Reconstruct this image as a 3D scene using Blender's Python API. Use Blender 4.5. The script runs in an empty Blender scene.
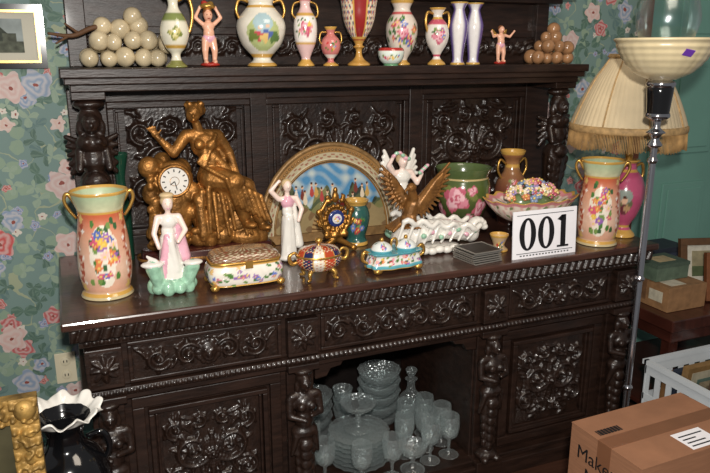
import bpy, math, random
import numpy as np
from mathutils import Vector, Matrix, Euler
random.seed(7); rng=np.random.RandomState(7)
pi=math.pi
sc=bpy.context.scene
def lin(c):
    return [ (x/255)/12.92 if x/255<=.04045 else ((x/255+.055)/1.055)**2.4 for x in c]
# ---------------------------------------------------------------- materials
def M(name,c=(128,128,128),rough=.5,metal=0,coat=0,var=0,vs=20,bump=0,bs=60,vcol=False,trans=0,stretch=None,ior=1.5,spec=.5):
    m=bpy.data.materials.new(name); m.use_nodes=True
    nt=m.node_tree; b=nt.nodes['Principled BSDF']; L=nt.links.new
    b.inputs['Roughness'].default_value=rough; b.inputs['Metallic'].default_value=metal
    b.inputs['Coat Weight'].default_value=coat; b.inputs['Coat Roughness'].default_value=.08
    b.inputs['Transmission Weight'].default_value=trans; b.inputs['IOR'].default_value=ior
    b.inputs['Specular IOR Level'].default_value=spec
    tc=nt.nodes.new('ShaderNodeTexCoord'); vec=tc.outputs['Object']
    if stretch:
        mp=nt.nodes.new('ShaderNodeMapping'); mp.inputs['Scale'].default_value=stretch
        L(vec,mp.inputs['Vector']); vec=mp.outputs[0]
    no=nt.nodes.new('ShaderNodeTexNoise'); no.inputs['Scale'].default_value=vs; no.inputs['Detail'].default_value=5
    L(vec,no.inputs['Vector'])
    mx=nt.nodes.new('ShaderNodeMix'); mx.data_type='RGBA'; mx.blend_type='MIX'
    l=lin(c)
    rp=nt.nodes.new('ShaderNodeMapRange'); rp.inputs['From Min'].default_value=.3; rp.inputs['From Max'].default_value=.7
    L(no.outputs['Fac'],rp.inputs['Value']); L(rp.outputs[0],mx.inputs['Factor'])
    if vcol:
        at=nt.nodes.new('ShaderNodeAttribute'); at.attribute_name='Col'
        L(at.outputs['Color'],mx.inputs[6]); 
        dk=nt.nodes.new('ShaderNodeMix'); dk.data_type='RGBA'; dk.blend_type='MULTIPLY'; dk.inputs['Factor'].default_value=1
        L(at.outputs['Color'],dk.inputs[6]); dk.inputs[7].default_value=(1-var,1-var,1-var,1)
        L(dk.outputs[2],mx.inputs[7])
    else:
        mx.inputs[6].default_value=[x*(1-var) for x in l]+[1]
        mx.inputs[7].default_value=[min(1,x*(1+var)) for x in l]+[1]
    L(mx.outputs[2],b.inputs['Base Color'])
    if bump:
        n2=nt.nodes.new('ShaderNodeTexNoise'); n2.inputs['Scale'].default_value=bs; n2.inputs['Detail'].default_value=4
        L(vec,n2.inputs['Vector'])
        bp=nt.nodes.new('ShaderNodeBump'); bp.inputs['Strength'].default_value=bump; bp.inputs['Distance'].default_value=.004
        L(n2.outputs['Fac'],bp.inputs['Height']); L(bp.outputs[0],b.inputs['Normal'])
    return m
WOOD=M('dark_carved_oak',(39,25,19),.42,coat=.08,var=.5,vs=9,bump=.25,bs=30,stretch=(1,3,6),spec=.4)
WOODTOP=M('polished_oak_top',(66,42,34),.28,coat=.4,var=.45,vs=6,bump=.1,bs=20,stretch=(1,8,8))
WOODC=M('carving_oak',(37,24,18),.37,coat=.14,var=.4,vs=40,bump=.35,bs=120,spec=.5)
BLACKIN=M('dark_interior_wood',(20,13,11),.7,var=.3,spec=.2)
GOLD=M('antique_gold',(158,112,52),.36,metal=.8,var=.4,vs=25,bump=.3,bs=90)
EAGLE=M('brown_gilt_feathers',(134,92,48),.4,metal=.45,var=.5,vs=35,bump=.3,bs=120)
FRGOLD=M('frame_gold_leaf',(150,118,62),.55,metal=.4,var=.6,vs=30,bump=.4,bs=90)
GILT=M('porcelain_gilt',(196,152,78),.3,metal=.75,var=.2)
BRONZE=M('gilt_bronze',(156,108,54),.42,metal=.65,var=.55,vs=22,bump=.6,bs=90)
PORC=M('painted_porcelain',vcol=True,rough=.2,coat=.5,var=.1,vs=60)
WHITE=M('white_porcelain',(228,224,216),.22,coat=.4,var=.05)
MINT=M('mint_porcelain',(150,192,165),.22,coat=.5,var=.25,vs=50)
PINKP=M('pink_porcelain',(224,170,185),.22,coat=.5,var=.15,vs=50)
SKIN=M('bisque_skin',(226,172,144),.35,coat=.2,var=.05)
PBIS=M('pale_bisque',(236,212,200),.3,coat=.2)
FHAIR=M('fair_hair',(206,180,138),.4)
HAIR=M('bisque_hair',(120,75,45),.5,var=.2)
RED=M('red_glaze',(160,45,35),.25,coat=.5,var=.15)
CHROME=M('chrome',(200,200,205),.15,metal=1,var=.05)
BLACK=M('black_gloss',(12,12,14),.12,coat=.6,var=.1)
BLKM=M('black_ink',(14,13,16),.6)
PAPER=M('white_card',(240,238,242),.6,var=.02)
CARD=M('cardboard',(146,102,74),.75,var=.12,vs=12,bump=.08,bs=100,stretch=(1,1,12))
TAPE=M('packing_tape',(122,82,58),.35,var=.05)
PLAST=M('white_plastic',(196,202,206),.4,var=.03)
def glassmat(name,base=.07,edge=.75,facet=True,diff=0.0):
    m=bpy.data.materials.new(name); m.use_nodes=True; nt=m.node_tree; N=nt.nodes.new; L=nt.links.new
    nt.nodes.remove(nt.nodes['Principled BSDF']); out=nt.nodes['Material Output']
    tr=N('ShaderNodeBsdfTransparent'); tr.inputs[0].default_value=(.93,.96,.96,1)
    gl=N('ShaderNodeBsdfGlossy'); gl.inputs['Roughness'].default_value=.2; gl.inputs[0].default_value=(.95,1,1,1)
    df=N('ShaderNodeBsdfDiffuse'); df.inputs[0].default_value=(.8,.85,.85,1)
    gd=N('ShaderNodeMixShader'); gd.inputs[0].default_value=diff; L(gl.outputs[0],gd.inputs[1]); L(df.outputs[0],gd.inputs[2])
    lw=N('ShaderNodeLayerWeight'); lw.inputs[0].default_value=.35
    p=N('ShaderNodeMath'); p.operation='POWER'; L(lw.outputs['Facing'],p.inputs[0]); p.inputs[1].default_value=1.8
    ma=N('ShaderNodeMath'); ma.operation='MULTIPLY_ADD'; L(p.outputs[0],ma.inputs[0]); ma.inputs[1].default_value=edge; ma.inputs[2].default_value=base
    ms=N('ShaderNodeMixShader'); L(ma.outputs[0],ms.inputs[0]); L(tr.outputs[0],ms.inputs[1]); L(gd.outputs[0],ms.inputs[2]); L(ms.outputs[0],out.inputs[0])
    if facet:
        tc=N('ShaderNodeTexCoord'); v=N('ShaderNodeTexVoronoi'); v.inputs['Scale'].default_value=95; L(tc.outputs['Object'],v.inputs['Vector'])
        bp=N('ShaderNodeBump'); bp.inputs['Strength'].default_value=1; bp.inputs['Distance'].default_value=.004; L(v.outputs['Distance'],bp.inputs['Height']); L(bp.outputs[0],gl.inputs['Normal'])
    return m
GLASS=glassmat('cut_glass',.13,.75,True,.30); GLASS2=glassmat('clear_glass',.05,.7,False); DKGLASS=M('dark_green_glass',(26,64,48),.08,coat=.6)

# ---------------------------------------------------------------- mesh builder
def crom(P,n):
    P=np.array(P,float); Q=np.vstack([2*P[0]-P[1],P,2*P[-1]-P[-2]]); out=[]
    for i in range(1,len(Q)-2):
        p0,p1,p2,p3=Q[i-1],Q[i],Q[i+1],Q[i+2]
        for k in range(n):
            t=k/n
            out.append(.5*((2*p1)+(-p0+p2)*t+(2*p0-5*p1+4*p2-p3)*t*t+(-p0+3*p1-3*p2+p3)*t**3))
    out.append(P[-1]); return np.array(out)
class MB:
    def __init__(s): s.v=[];s.f=[];s.m=[];s.s=[];s.c=[];s.n=0
    def add(s,V,F,mi=0,smooth=True,cols=None,T=None):
        V=np.array(V,float).reshape(-1,3)
        if T is not None:
            A=np.array(T); V=V@A[:3,:3].T+A[:3,3]
        if cols is None: cols=np.ones((len(V),3))*.8
        elif len(np.shape(cols))==1: cols=np.tile(cols,(len(V),1))
        s.v.append(V); s.c.append(cols)
        s.f+= [tuple(i+s.n for i in f) for f in F]; s.m+=[mi]*len(F); s.s+=[smooth]*len(F); s.n+=len(V)
    def box(s,x0,x1,y0,y1,z0,z1,mi=0,T=None,col=None):
        V=[(x,y,z) for x in(x0,x1) for y in(y0,y1) for z in(z0,z1)]
        F=[(0,1,3,2),(4,6,7,5),(0,4,5,1),(2,3,7,6),(0,2,6,4),(1,5,7,3)]
        s.add(V,F,mi,False,None if col is None else lin(col),T)
    def lathe(s,prof,seg=48,c=(0,0,0),mi=0,sx=1,sy=1,n=0,colfn=None,ripple=None,zr=None,sq=2,T=None,col=None):
        P=np.array(prof,float)
        if n: P=crom(P,n); P[:,0]=np.maximum(P[:,0],0)
        th=np.arange(seg)/seg*2*pi; R=np.repeat(P[:,0][:,None],seg,1)
        if sq!=2: R=R*((abs(np.cos(th))**sq+abs(np.sin(th))**sq)**(-1/sq))[None,:]
        zmin,zmax=P[:,1].min(),P[:,1].max(); hn=((P[:,1]-zmin)/max(1e-6,zmax-zmin))[:,None]
        TH=np.repeat(th[None,:],len(P),0); HN=np.repeat(hn,seg,1)
        if ripple: R=R*ripple(TH,HN)
        Z=np.repeat(P[:,1][:,None],seg,1)
        if zr: Z=Z+zr(TH,HN)
        V=np.stack([R*np.cos(TH)*sx+c[0],R*np.sin(TH)*sy+c[1],Z+c[2]],-1).reshape(-1,3)
        F=[]
        for i in range(len(P)-1):
            for j in range(seg):
                a=i*seg+j; b=i*seg+(j+1)%seg; F.append((a,b,b+seg,a+seg))
        cols=None
        if colfn: cols=colfn(TH.ravel(),HN.ravel())
        elif col is not None: cols=lin(col)
        s.add(V,F,mi,True,cols,T)
    def ell(s,c,r,mi=0,seg=16,rot=None,col=None):
        a=np.linspace(-pi/2,pi/2,max(6,seg//2+1))
        T=Matrix.Translation(c)@(Euler(rot).to_matrix().to_4x4() if rot else Matrix())@Matrix.Diagonal((r[0],r[1],r[2],1))
        s.lathe([(math.cos(x),math.sin(x)) for x in a],seg,mi=mi,T=T,col=col)
    def tube(s,path,rad,mi=0,seg=8,n=5,col=None,T=None):
        P=np.array(path,float)
        rad=np.array(rad if hasattr(rad,'__len__') else [rad]*len(P),float)
        if n>1: Q=crom(np.hstack([P,rad[:,None]]),n); P=Q[:,:3]; rad=np.maximum(Q[:,3],1e-4)
        N=None; V=[]
        for i in range(len(P)):
            t=Vector(P[min(i+1,len(P)-1)]-P[max(i-1,0)]).normalized()
            if N is None:
                N=t.cross(Vector((0,0,1)) if abs(t.z)<.9 else Vector((1,0,0))).normalized()
            N=(N-t*t.dot(N)).normalized(); B=t.cross(N)
            for k in range(seg):
                a=2*pi*k/seg; V.append(Vector(P[i])+(N*math.cos(a)+B*math.sin(a))*float(rad[i]))
        F=[]
        for i in range(len(P)-1):
            for k in range(seg):
                a=i*seg+k;b=i*seg+(k+1)%seg; F.append((a,b,b+seg,a+seg))
        F.append(tuple(range(seg))[::-1]); F.append(tuple((len(P)-1)*seg+k for k in range(seg)))
        s.add([tuple(v) for v in V],F,mi,True,None if col is None else lin(col),T)
    def poly(s,pts,y0,y1,mi=0,T=None,col=None):
        n=len(pts); V=[(p[0],y0,p[1]) for p in pts]+[(p[0],y1,p[1]) for p in pts]
        F=[tuple(range(n)),tuple(range(2*n-1,n-1,-1))]+[(i,i+n,(i+1)%n+n,(i+1)%n) for i in range(n)]
        s.add(V,F,mi,False,None if col is None else lin(col),T)
    def build(s,name,mats,loc=(0,0,0),rotz=0,parent=None,bevel=0,rot=None):
        me=bpy.data.meshes.new(name); V=np.vstack(s.v); me.from_pydata(V.tolist(),[],s.f)
        for m in mats: me.materials.append(m)
        me.polygons.foreach_set('material_index',s.m); me.polygons.foreach_set('use_smooth',s.s)
        ca=me.color_attributes.new('Col','FLOAT_COLOR','POINT'); C=np.vstack(s.c)
        ca.data.foreach_set('color',np.hstack([C,np.ones((len(C),1))]).astype(np.float32).ravel())
        me.update(); o=bpy.data.objects.new(name,me); sc.collection.objects.link(o)
        o.location=loc; o.rotation_euler=rot or (0,0,rotz)
        if parent: o.parent=parent
        if bevel:
            bv=o.modifiers.new('b','BEVEL'); bv.width=bevel; bv.segments=2; bv.limit_method='ANGLE'; bv.angle_limit=.8
        return o
def root(name,loc=(0,0,0),rotz=0):
    e=bpy.data.objects.new(name,None); e.location=loc; e.rotation_euler=(0,0,rotz); e.empty_display_size=.05
    sc.collection.objects.link(e); return e
# painters
def painter(base,bands=(),spots=(),R=.07,H=.3,grad=None):
    def f(th,h):
        C=np.tile(np.array(lin(base)),(len(th),1))
        if grad:
            hs=[g[0] for g in grad]; G=np.array([lin(g[1]) for g in grad])
            C=np.stack([np.interp(h,hs,G[:,k]) for k in range(3)],1)
        for b in bands:
            m=(h>=b[0])&(h<=b[1]); 
            if len(b)>3: m&=(np.abs((th-b[3]+pi)%(2*pi)-pi)<b[4])
            C[m]=lin(b[2])
        for (t0,h0,r,c,p) in spots:
            dx=((th-t0+pi)%(2*pi)-pi)*R; dz=(h-h0)*H; d=np.hypot(dx,dz); a=np.arctan2(dz,dx)
            rr=r*(.8+.2*np.cos(p*a+r*900)); C[d<rr]=lin(c); 
            if p>=5: C[d<rr*.35]=lin((235,205,110))
        return C
    return f
def rose(t,h,R,dark=(196,96,116),mid=(222,142,158),lite=(240,190,198)):
    return [(t,h,R,dark,4),(t,h,R*.86,mid,3),(t+R*1.2,h+R,R*.5,lite,3),(t-R*2.2,h-R,R*.42,lite,4),(t,h,R*.42,dark,3),(t,h,R*.3,lite,4),(t,h,R*.15,dark,0)]
PAL=[(205,80,110),(235,160,170),(150,100,175),(235,190,80),(220,110,70),(110,130,200),(190,60,60),(245,225,220)]
def bouquet(th0,h0,W,Hh,n,R,H,size=.012,seed=1,pal=PAL):
    r=random.Random(seed); S=[]
    for back in (0,pi*2/3,-pi*2/3):
        for k in range(n): S.append((th0+back+r.uniform(-1,1)*W/R*1.2,h0+r.uniform(-1,1)*Hh/H*1.2,size*.7,r.choice([(80,125,60),(120,150,80),(60,100,60)]),2))
        for k in range(n): 
            a=r.uniform(0,6.28); q=math.sqrt(r.random())
            S.append((th0+back+q*math.cos(a)*W/R,h0+q*math.sin(a)*Hh/H,size*r.uniform(.6,1.1),r.choice(pal),r.choice([5,6])))
    return S
def sculpt(name,prims,mats,voxel=.004,smooth=2,parent=None,loc=(0,0,0),rotz=0,scale=1):
    mb=MB()
    for p in prims:
        if p[0]=='e': mb.ell(p[1],p[2],0,14,p[4] if len(p)>4 else None)
        else:
            p1,p2=Vector(p[1]),Vector(p[2]); d=p2-p1; L=max(d.length,1e-5); r1,r2=p[3],p[4]
            prof=[(r1*math.cos(a),r1*math.sin(a)) for a in np.linspace(-pi/2,0,5)]+[(r2*math.cos(a),L+r2*math.sin(a)) for a in np.linspace(0,pi/2,5)]
            T=Matrix.Translation(p1)@d.to_track_quat('Z','Y').to_matrix().to_4x4() if d.length>1e-5 else Matrix.Translation(p1)
            mb.lathe(prof,12,T=T)
    t=mb.build('tmp',[mats[0]]); r=t.modifiers.new('r','REMESH'); r.mode='VOXEL'; r.voxel_size=voxel
    s=t.modifiers.new('s','SMOOTH'); s.iterations=smooth; s.factor=.5
    bpy.context.view_layer.update(); dg=bpy.context.evaluated_depsgraph_get()
    me=bpy.data.meshes.new_from_object(t.evaluated_get(dg)); bpy.data.objects.remove(t)
    n=len(me.polygons); C=np.zeros(n*3); me.polygons.foreach_get('center',C); C=C.reshape(-1,3)
    best=np.full(n,1e9); mi=np.zeros(n,int)
    for p in prims:
        if p[0]=='e':
            q=C-np.array(p[1])
            if len(p)>4: q=q@np.array(Euler(p[4]).to_matrix())
            rr=np.array(p[2]); d=(np.linalg.norm(q/rr,axis=1)-1)*rr.min(); k=p[3]
        else:
            a,b=np.array(p[1]),np.array(p[2]); ab=b-a; u=np.clip(((C-a)@ab)/max(1e-9,ab@ab),0,1)
            d=np.linalg.norm(C-a-u[:,None]*ab,axis=1)-(p[3]+(p[4]-p[3])*u); k=p[5]
        w=d<best; best[w]=d[w]; mi[w]=k
    me.materials.clear()
    for m in mats: me.materials.append(m)
    me.polygons.foreach_set('material_index',mi.astype(np.int32)); me.polygons.foreach_set('use_smooth',[True]*n); me.update()
    o=bpy.data.objects.new(name,me); sc.collection.objects.link(o); o.location=loc; o.rotation_euler=(0,0,rotz); o.scale=(scale,)*3
    if parent: o.parent=parent
    return o
# ---------------------------------------------------------------- carving reliefs
def leaf(S,x,z,ang,L,W,curl=.8,h=1):
    for k in range(9):
        s=k/8; S.append((x,z,W*(.25+.75*math.sin(pi*min(1,.12+.85*s))),h*(1-.3*s))); a=ang+curl*s; x+=math.cos(a)*L/8; z+=math.sin(a)*L/8
def scroll(S,x,z,R,a0,turns,d,w,lobes=True):
    n=int(44*turns)
    for i in range(n):
        s=i/n; rr=R*(1-.85*s); a=a0+d*2*pi*turns*s; px=x+rr*math.cos(a); pz=z+rr*math.sin(a); S.append((px,pz,w*(1-.45*s),1))
        if lobes and i%6==0 and s<.65: leaf(S,px,pz,a+d*.9,R*.55*(1-.5*s),w*.8,-d*1.2,.8)
    S.append((x,z,w*1.3,1.3))
def mirror(S): return S+[(-a,b,c,d) for a,b,c,d in S]
def foliage(w,h):
    S=[]; q=min(w,h)
    scroll(S,w*.2,h*.05,q*.2,pi*1.2,1.5,1,q*.032); scroll(S,w*.37,-h*.22,q*.13,pi*.6,1.3,-1,q*.026); scroll(S,w*.37,h*.3,q*.11,pi*1.5,1.2,1,q*.024)
    scroll(S,w*.13,-h*.33,q*.1,pi*.3,1.2,1,q*.022); scroll(S,w*.12,h*.36,q*.08,pi*1.7,1.2,-1,q*.02)
    for a in (.3,.9,1.5): leaf(S,0.004,h*.0,a,q*.25,q*.03,.5)
    for a in (-.4,-1.1,-1.5): leaf(S,0.004,-h*.02,a,q*.3,q*.03,-.5)
    for k in range(30): leaf(S,random.uniform(.03,.47)*w,random.uniform(-.46,.46)*h,random.uniform(0,6.28),q*.14,q*.02,random.uniform(-1.5,1.5),.6)
    S=mirror(S)
    for k in range(8): S.append((q*.05*math.cos(k*pi/4),q*.05*math.sin(k*pi/4),q*.03,1.3))
    S.append((0,0,q*.035,1.8)); return S
def strip(w,h):
    S=[]; k=0; x=h*.6
    while x<w/2-h*.3:
        d=1 if k%2 else -1
        scroll(S,x,0,h*.36,pi+d*.6,1.3,d,h*.085); leaf(S,x+h*.35,d*h*.1,d*1.2,h*.4,h*.08,-d); x+=h*.85; k+=1
    S=mirror(S)
    for a in np.linspace(0,2*pi,10)[:-1]: leaf(S,h*.15*math.cos(a),h*.15*math.sin(a),a,h*.25,h*.08,.4,.9)
    return S
def relief(mb,x0,x1,z0,z1,y,S,depth,res,mi=0):
    nx=max(2,int((x1-x0)/res)); nz=max(2,int((z1-z0)/res)); xs=np.linspace(x0,x1,nx+1); zs=np.linspace(z0,z1,nz+1)
    H=rng.rand(nz+1,nx+1)*.06; cx=(x0+x1)/2; cz=(z0+z1)/2; dx=xs[1]-xs[0]; dz=zs[1]-zs[0]
    for (sx,sz,r,h) in S:
        px=cx+sx; pz=cz+sz; i0=max(0,int((px-r-x0)/dx)); i1=min(nx,int((px+r-x0)/dx)+1); j0=max(0,int((pz-r-z0)/dz)); j1=min(nz,int((pz+r-z0)/dz)+1)
        if i0>=i1 or j0>=j1: continue
        X=xs[i0:i1+1][None,:]-px; Z=zs[j0:j1+1][:,None]-pz
        d=1-(X*X+Z*Z)/(r*r); v=h*np.sqrt(np.maximum(d,0)); H[j0:j1+1,i0:i1+1]=np.maximum(H[j0:j1+1,i0:i1+1],v)
    H[0,:]=H[-1,:]=0; H[:,0]=H[:,-1]=0
    XX,ZZ=np.meshgrid(xs,zs); V=np.stack([XX,y-H*depth,ZZ],-1).reshape(-1,3); W=nx+1
    F=[(j*W+i,j*W+i+1,(j+1)*W+i+1,(j+1)*W+i) for j in range(nz) for i in range(nx)]
    mb.add(V,F,mi,True)
# ================================================================= ROOM
def wallpaper():
    m=bpy.data.materials.new('floral_wallpaper'); m.use_nodes=True; nt=m.node_tree; b=nt.nodes['Principled BSDF']; b.inputs['Roughness'].default_value=.65
    N=nt.nodes.new; L=nt.links.new
    def put(i,x):
        if isinstance(x,(int,float)): i.default_value=x
        else: L(x,i)
    def mth(op,a,b_=0.0,c=0.0):
        n=N('ShaderNodeMath'); n.operation=op; put(n.inputs[0],a); put(n.inputs[1],b_); put(n.inputs[2],c); return n.outputs[0]
    def mix(f,a,c):
        n=N('ShaderNodeMix'); n.data_type='RGBA'; put(n.inputs['Factor'],f)
        for s,x in ((6,a),(7,c)):
            if isinstance(x,tuple): n.inputs[s].default_value=lin(x)+[1]
            else: L(x,n.inputs[s])
        return n.outputs[2]
    g=N('ShaderNodeNewGeometry'); sp=N('ShaderNodeSeparateXYZ'); L(g.outputs['Position'],sp.inputs[0])
    wn=N('ShaderNodeTexNoise'); wn.inputs['Scale'].default_value=30; L(g.outputs['Position'],wn.inputs['Vector'])
    ws=N('ShaderNodeSeparateColor'); L(wn.outputs['Color'],ws.inputs[0])
    wx=mth('MULTIPLY',mth('SUBTRACT',ws.outputs[0],.5),.024); wz=mth('MULTIPLY',mth('SUBTRACT',ws.outputs[1],.5),.024)
    def coord(ox,oz):
        cb=N('ShaderNodeCombineXYZ'); L(mth('ADD',mth('ADD',sp.outputs[0],wx),ox),cb.inputs[0]); L(mth('ADD',mth('ADD',sp.outputs[2],wz),oz),cb.inputs[1]); return cb.outputs[0]
    def layer(base,scale,ox,oz,R,pet,palette,kind='flower',rnd=.75,keep=1.0):
        co=coord(ox,oz); v=N('ShaderNodeTexVoronoi'); v.voronoi_dimensions='2D'; v.inputs['Scale'].default_value=scale; v.inputs['Randomness'].default_value=rnd
        L(co,v.inputs['Vector']); d=N('ShaderNodeVectorMath'); d.operation='SUBTRACT'; L(co,d.inputs[0]); L(v.outputs['Position'],d.inputs[1])
        s=N('ShaderNodeSeparateXYZ'); L(d.outputs[0],s.inputs[0]); ln=mth('SQRT',mth('ADD',mth('MULTIPLY',s.outputs[0],s.outputs[0]),mth('MULTIPLY',s.outputs[1],s.outputs[1])))
        sc3=N('ShaderNodeSeparateColor'); L(v.outputs['Color'],sc3.inputs[0])
        an=mth('ADD',mth('ARCTAN2',s.outputs[1],s.outputs[0]),mth('MULTIPLY',sc3.outputs[0],6.28))
        if kind=='flower':
            rr=mth('MULTIPLY',R,mth('ADD',.86,mth('MULTIPLY',.14,mth('COSINE',mth('MULTIPLY',an,pet)))))
        else:
            rr=mth('MULTIPLY',R,mth('POWER',mth('ABSOLUTE',mth('COSINE',mth('MULTIPLY',an,pet/2))),1.6))
        rr=mth('MULTIPLY',rr,mth('ADD',.7,mth('MULTIPLY',.45,sc3.outputs[1])))
        mask=mth('LESS_THAN',ln,rr)
        if keep<1: mask=mth('MULTIPLY',mask,mth('LESS_THAN',sc3.outputs[2],keep))
        cr=N('ShaderNodeValToRGB'); cr.color_ramp.interpolation='CONSTANT'
        for i,c in enumerate(palette):
            e=cr.color_ramp.elements[i] if i<2 else cr.color_ramp.elements.new(i/len(palette))
            e.position=i/len(palette); e.color=lin(c)+[1]
        L(mth('FRACT',mth('MULTIPLY',sc3.outputs[1],7.3)),cr.inputs[0])
        col=cr.outputs[0]
        if kind=='flower':
            st=mth('SINE',mth('ADD',mth('MULTIPLY',ln,14/R),mth('MULTIPLY',1.6,mth('SINE',mth('MULTIPLY',an,pet-2)))))
            col=mix(mth('MULTIPLY',mth('ADD',.5,mth('MULTIPLY',.5,st)),.55),col,(206,196,190))
            col=mix(mth('LESS_THAN',ln,R*.14),col,(140,70,60))
        else:
            col=mix(mth('MULTIPLY',mth('GREATER_THAN',mth('SINE',mth('MULTIPLY',an,9)),.3),.3),col,(128,150,134))
        return mix(mask,base,col)
    no=N('ShaderNodeTexNoise'); no.noise_dimensions='2D'; no.inputs['Scale'].default_value=6.5; no.inputs['Detail'].default_value=1; L(coord(0,0),no.inputs['Vector'])
    vine=mth('LESS_THAN',mth('ABSOLUTE',mth('SUBTRACT',no.outputs['Fac'],.5)),.008)
    c=mix(vine,(112,136,130),(152,160,132))
    c=layer(c,12,3.3,1.2,.05,2,[(82,110,96),(134,154,132),(92,118,116)],'leaf')
    c=layer(c,14,.7,5.2,.036,3,[(142,160,140),(78,104,92)],'leaf',keep=.8)
    c=layer(c,11,8.1,2.2,.018,5,[(206,198,184),(180,88,82),(116,134,170)],'flower',.9,.6)
    c=layer(c,8,5.1,7.2,.036,5,[(180,88,88),(126,144,170),(206,176,164)],'flower',.9,.5)
    c=layer(c,5.8,.37,.41,.05,5,[(188,76,74),(196,166,160),(190,88,84),(134,150,172),(204,170,162)],'flower',.8,.85)
    L(c,b.inputs['Base Color']); return m
WP=wallpaper()
TEAL=M('teal_paint',(112,158,144),.4,var=.06,vs=4)
FLOOR=M('wood_floor',(60,37,27),.4,var=.35,vs=5,stretch=(1,14,1),coat=.15)
mb=MB(); mb.box(-2.2,2.6,.70,.82,0,2.7); mb.build('wall_back',[WP])
mb=MB(); mb.box(2.6,3.62,.70,.82,2.32,2.7); mb.build('wall_back_lintel',[WP])
mb=MB(); mb.box(3.62,4.4,.70,.82,0,2.7); mb.build('wall_back_right',[WP])
mb=MB(); mb.box(-2.2,4.4,-3.2,.82,-.05,0); mb.build('floor',[FLOOR])
mb=MB(); mb.box(-2.2,2.55,.682,.70,0,.14); mb.box(-2.2,2.55,.688,.70,.14,.155); mb.build('baseboard_back',[TEAL],bevel=.004)
mb=MB(); mb.box(2.555,2.60,.66,.70,0,2.4); mb.build('trim_1',[M('brown_trim',(110,58,32),.4,var=.2)],bevel=.004)
mb=MB(); mb.box(2.60,2.72,.705,.75,0,2.3); mb.box(2.61,2.625,.695,.71,0,2.3); mb.box(2.695,2.71,.695,.71,0,2.3); mb.build('trim_2',[TEAL],bevel=.003)
mb=MB(); mb.box(2.722,3.6,.72,.76,0,2.3)
for (x0,x1) in ((2.83,3.12),(3.22,3.5)):
    for z0,z1 in ((.2,.9),(1.05,1.5),(1.6,2.1)):
        mb.box(x0,x1,.710,.722,z0,z1); mb.box(x0+.03,x1-.03,.703,.711,z0+.03,z1-.03)
mb.build('door_1',[TEAL],bevel=.004)
mb=MB(); mb.box(-.052,.018,.693,.70,.365,.482)
for dz in (.397,.45): mb.lathe([(0,0),(.017,0),(.017,.004),(0,.004)],20,T=Matrix.Translation((-.017,.693,dz))@Matrix.Rotation(pi/2,4,'X')); mb.box(-.024,-.021,.687,.690,dz-.004,dz+.006,1); mb.box(-.013,-.010,.687,.690,dz-.004,dz+.006,1)
mb.build('wall_outlet',[M('almond_plastic',(214,204,176),.4),BLKM],bevel=.001)

# ================================================================= SIDEBOARD
SB=root('carved_sideboard')
mb=MB(); mb.box(0,2.09,0,.69,.825,.85); mb.build('top_slab',[WOODTOP],parent=SB,bevel=.006)
mb=MB(); mb.box(.018,2.072,.02,.69,.782,.825); mb.box(.04,2.04,.042,.69,.755,.782); mb.box(.055,2.025,.06,.685,.62,.755)
mb.box(.035,2.045,.038,.685,.598,.62); mb.box(.05,2.03,.055,.685,.575,.598)
mb.box(.06,.735,.09,.68,.08,.575); mb.box(1.345,2.02,.09,.68,.08,.575)
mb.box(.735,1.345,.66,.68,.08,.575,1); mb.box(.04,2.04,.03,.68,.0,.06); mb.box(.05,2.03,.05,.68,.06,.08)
BR=[(0,0),(.15,0),(.14,-.012),(.105,-.018),(.09,-.045),(.055,-.05),(.04,-.075),(.0,-.08)]
mb.poly([(.735+q[0],.598+q[1]) for q in BR],.07,.10); mb.poly([(1.345-q[0],.598+q[1]) for q in BR][::-1],.07,.10)
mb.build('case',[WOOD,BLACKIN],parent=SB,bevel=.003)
mb=MB()
S=[]; 
for k in range(-34,35):
    for q in range(5): S.append((k*.03-.006+q*.003,-.016+q*.008,.0125,1))
relief(mb,.018,2.072,.784,.823,.02,S,.012,.0035)
S=[(k*.02,0,.008,1) for k in range(-49,50)]; relief(mb,.04,2.04,.757,.781,.042,S,.008,.0035)
S=[(k*.016,0,.0075,1) for k in range(-61,62)]; relief(mb,.04,2.04,.60,.618,.038,S,.007,.0035)
CX=(.10,.685,1.395,1.98)
for (a,b) in ((.165,.62),(.75,1.33),(1.46,1.915)):
    relief(mb,a+.015,b-.015,.637,.742,.055,strip(b-a-.03,.1),.02,.003)
for (a,b) in ((.165,.62),(1.46,1.915)):
    relief(mb,a+.08,b-.08,.17,.50,.083,foliage(b-a-.16,.33),.018,.0035)
for x in CX: 
    S=[]; 
    for a in np.linspace(0,2*pi,9)[:-1]: leaf(S,.01*math.cos(a),.01*math.sin(a),a,.03,.009,.3)
    S.append((0,0,.012,1.8)); relief(mb,x-.04,x+.04,.64,.74,.03,S,.016,.003)
for (a,b) in ((.215,.68),(.76,1.32),(1.40,1.865)):
    relief(mb,a+.04,b-.04,.96,1.36,.612,foliage(b-a-.08,.40),.02,.0045)
relief(mb,.1,1.97,1.53,1.60,.628,strip(1.87,.07),.012,.0045)
relief(mb,.74,.86,.572,.597,.068,strip(.12,.025),.01,.003); relief(mb,1.22,1.34,.572,.597,.068,strip(.12,.025),.01,.003)
mb.build('carved_reliefs',[WOODC],parent=SB)
for i,(x,z) in enumerate(((.3925,.69),(1.04,.69),(1.6875,.69))):
    P=[('e',(0,0,0),(.026,.016,.03),0),('e',(0,-.016,-.006),(.008,.008,.012),0),('e',(-.01,-.013,.008),(.006,.005,.005),0),('e',(.01,-.013,.008),(.006,.005,.005),0),('e',(0,-.012,-.02),(.014,.01,.006),0)]
    for k in range(12): a=k*pi/6; P.append(('e',(.03*math.cos(a),.004,.034*math.sin(a)),(.011,.01,.011),0))
    sculpt('drawer_mask_%d'%(i+1),P,[WOODC],.003,1,SB,(x,.045,z))
mb=MB()
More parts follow.
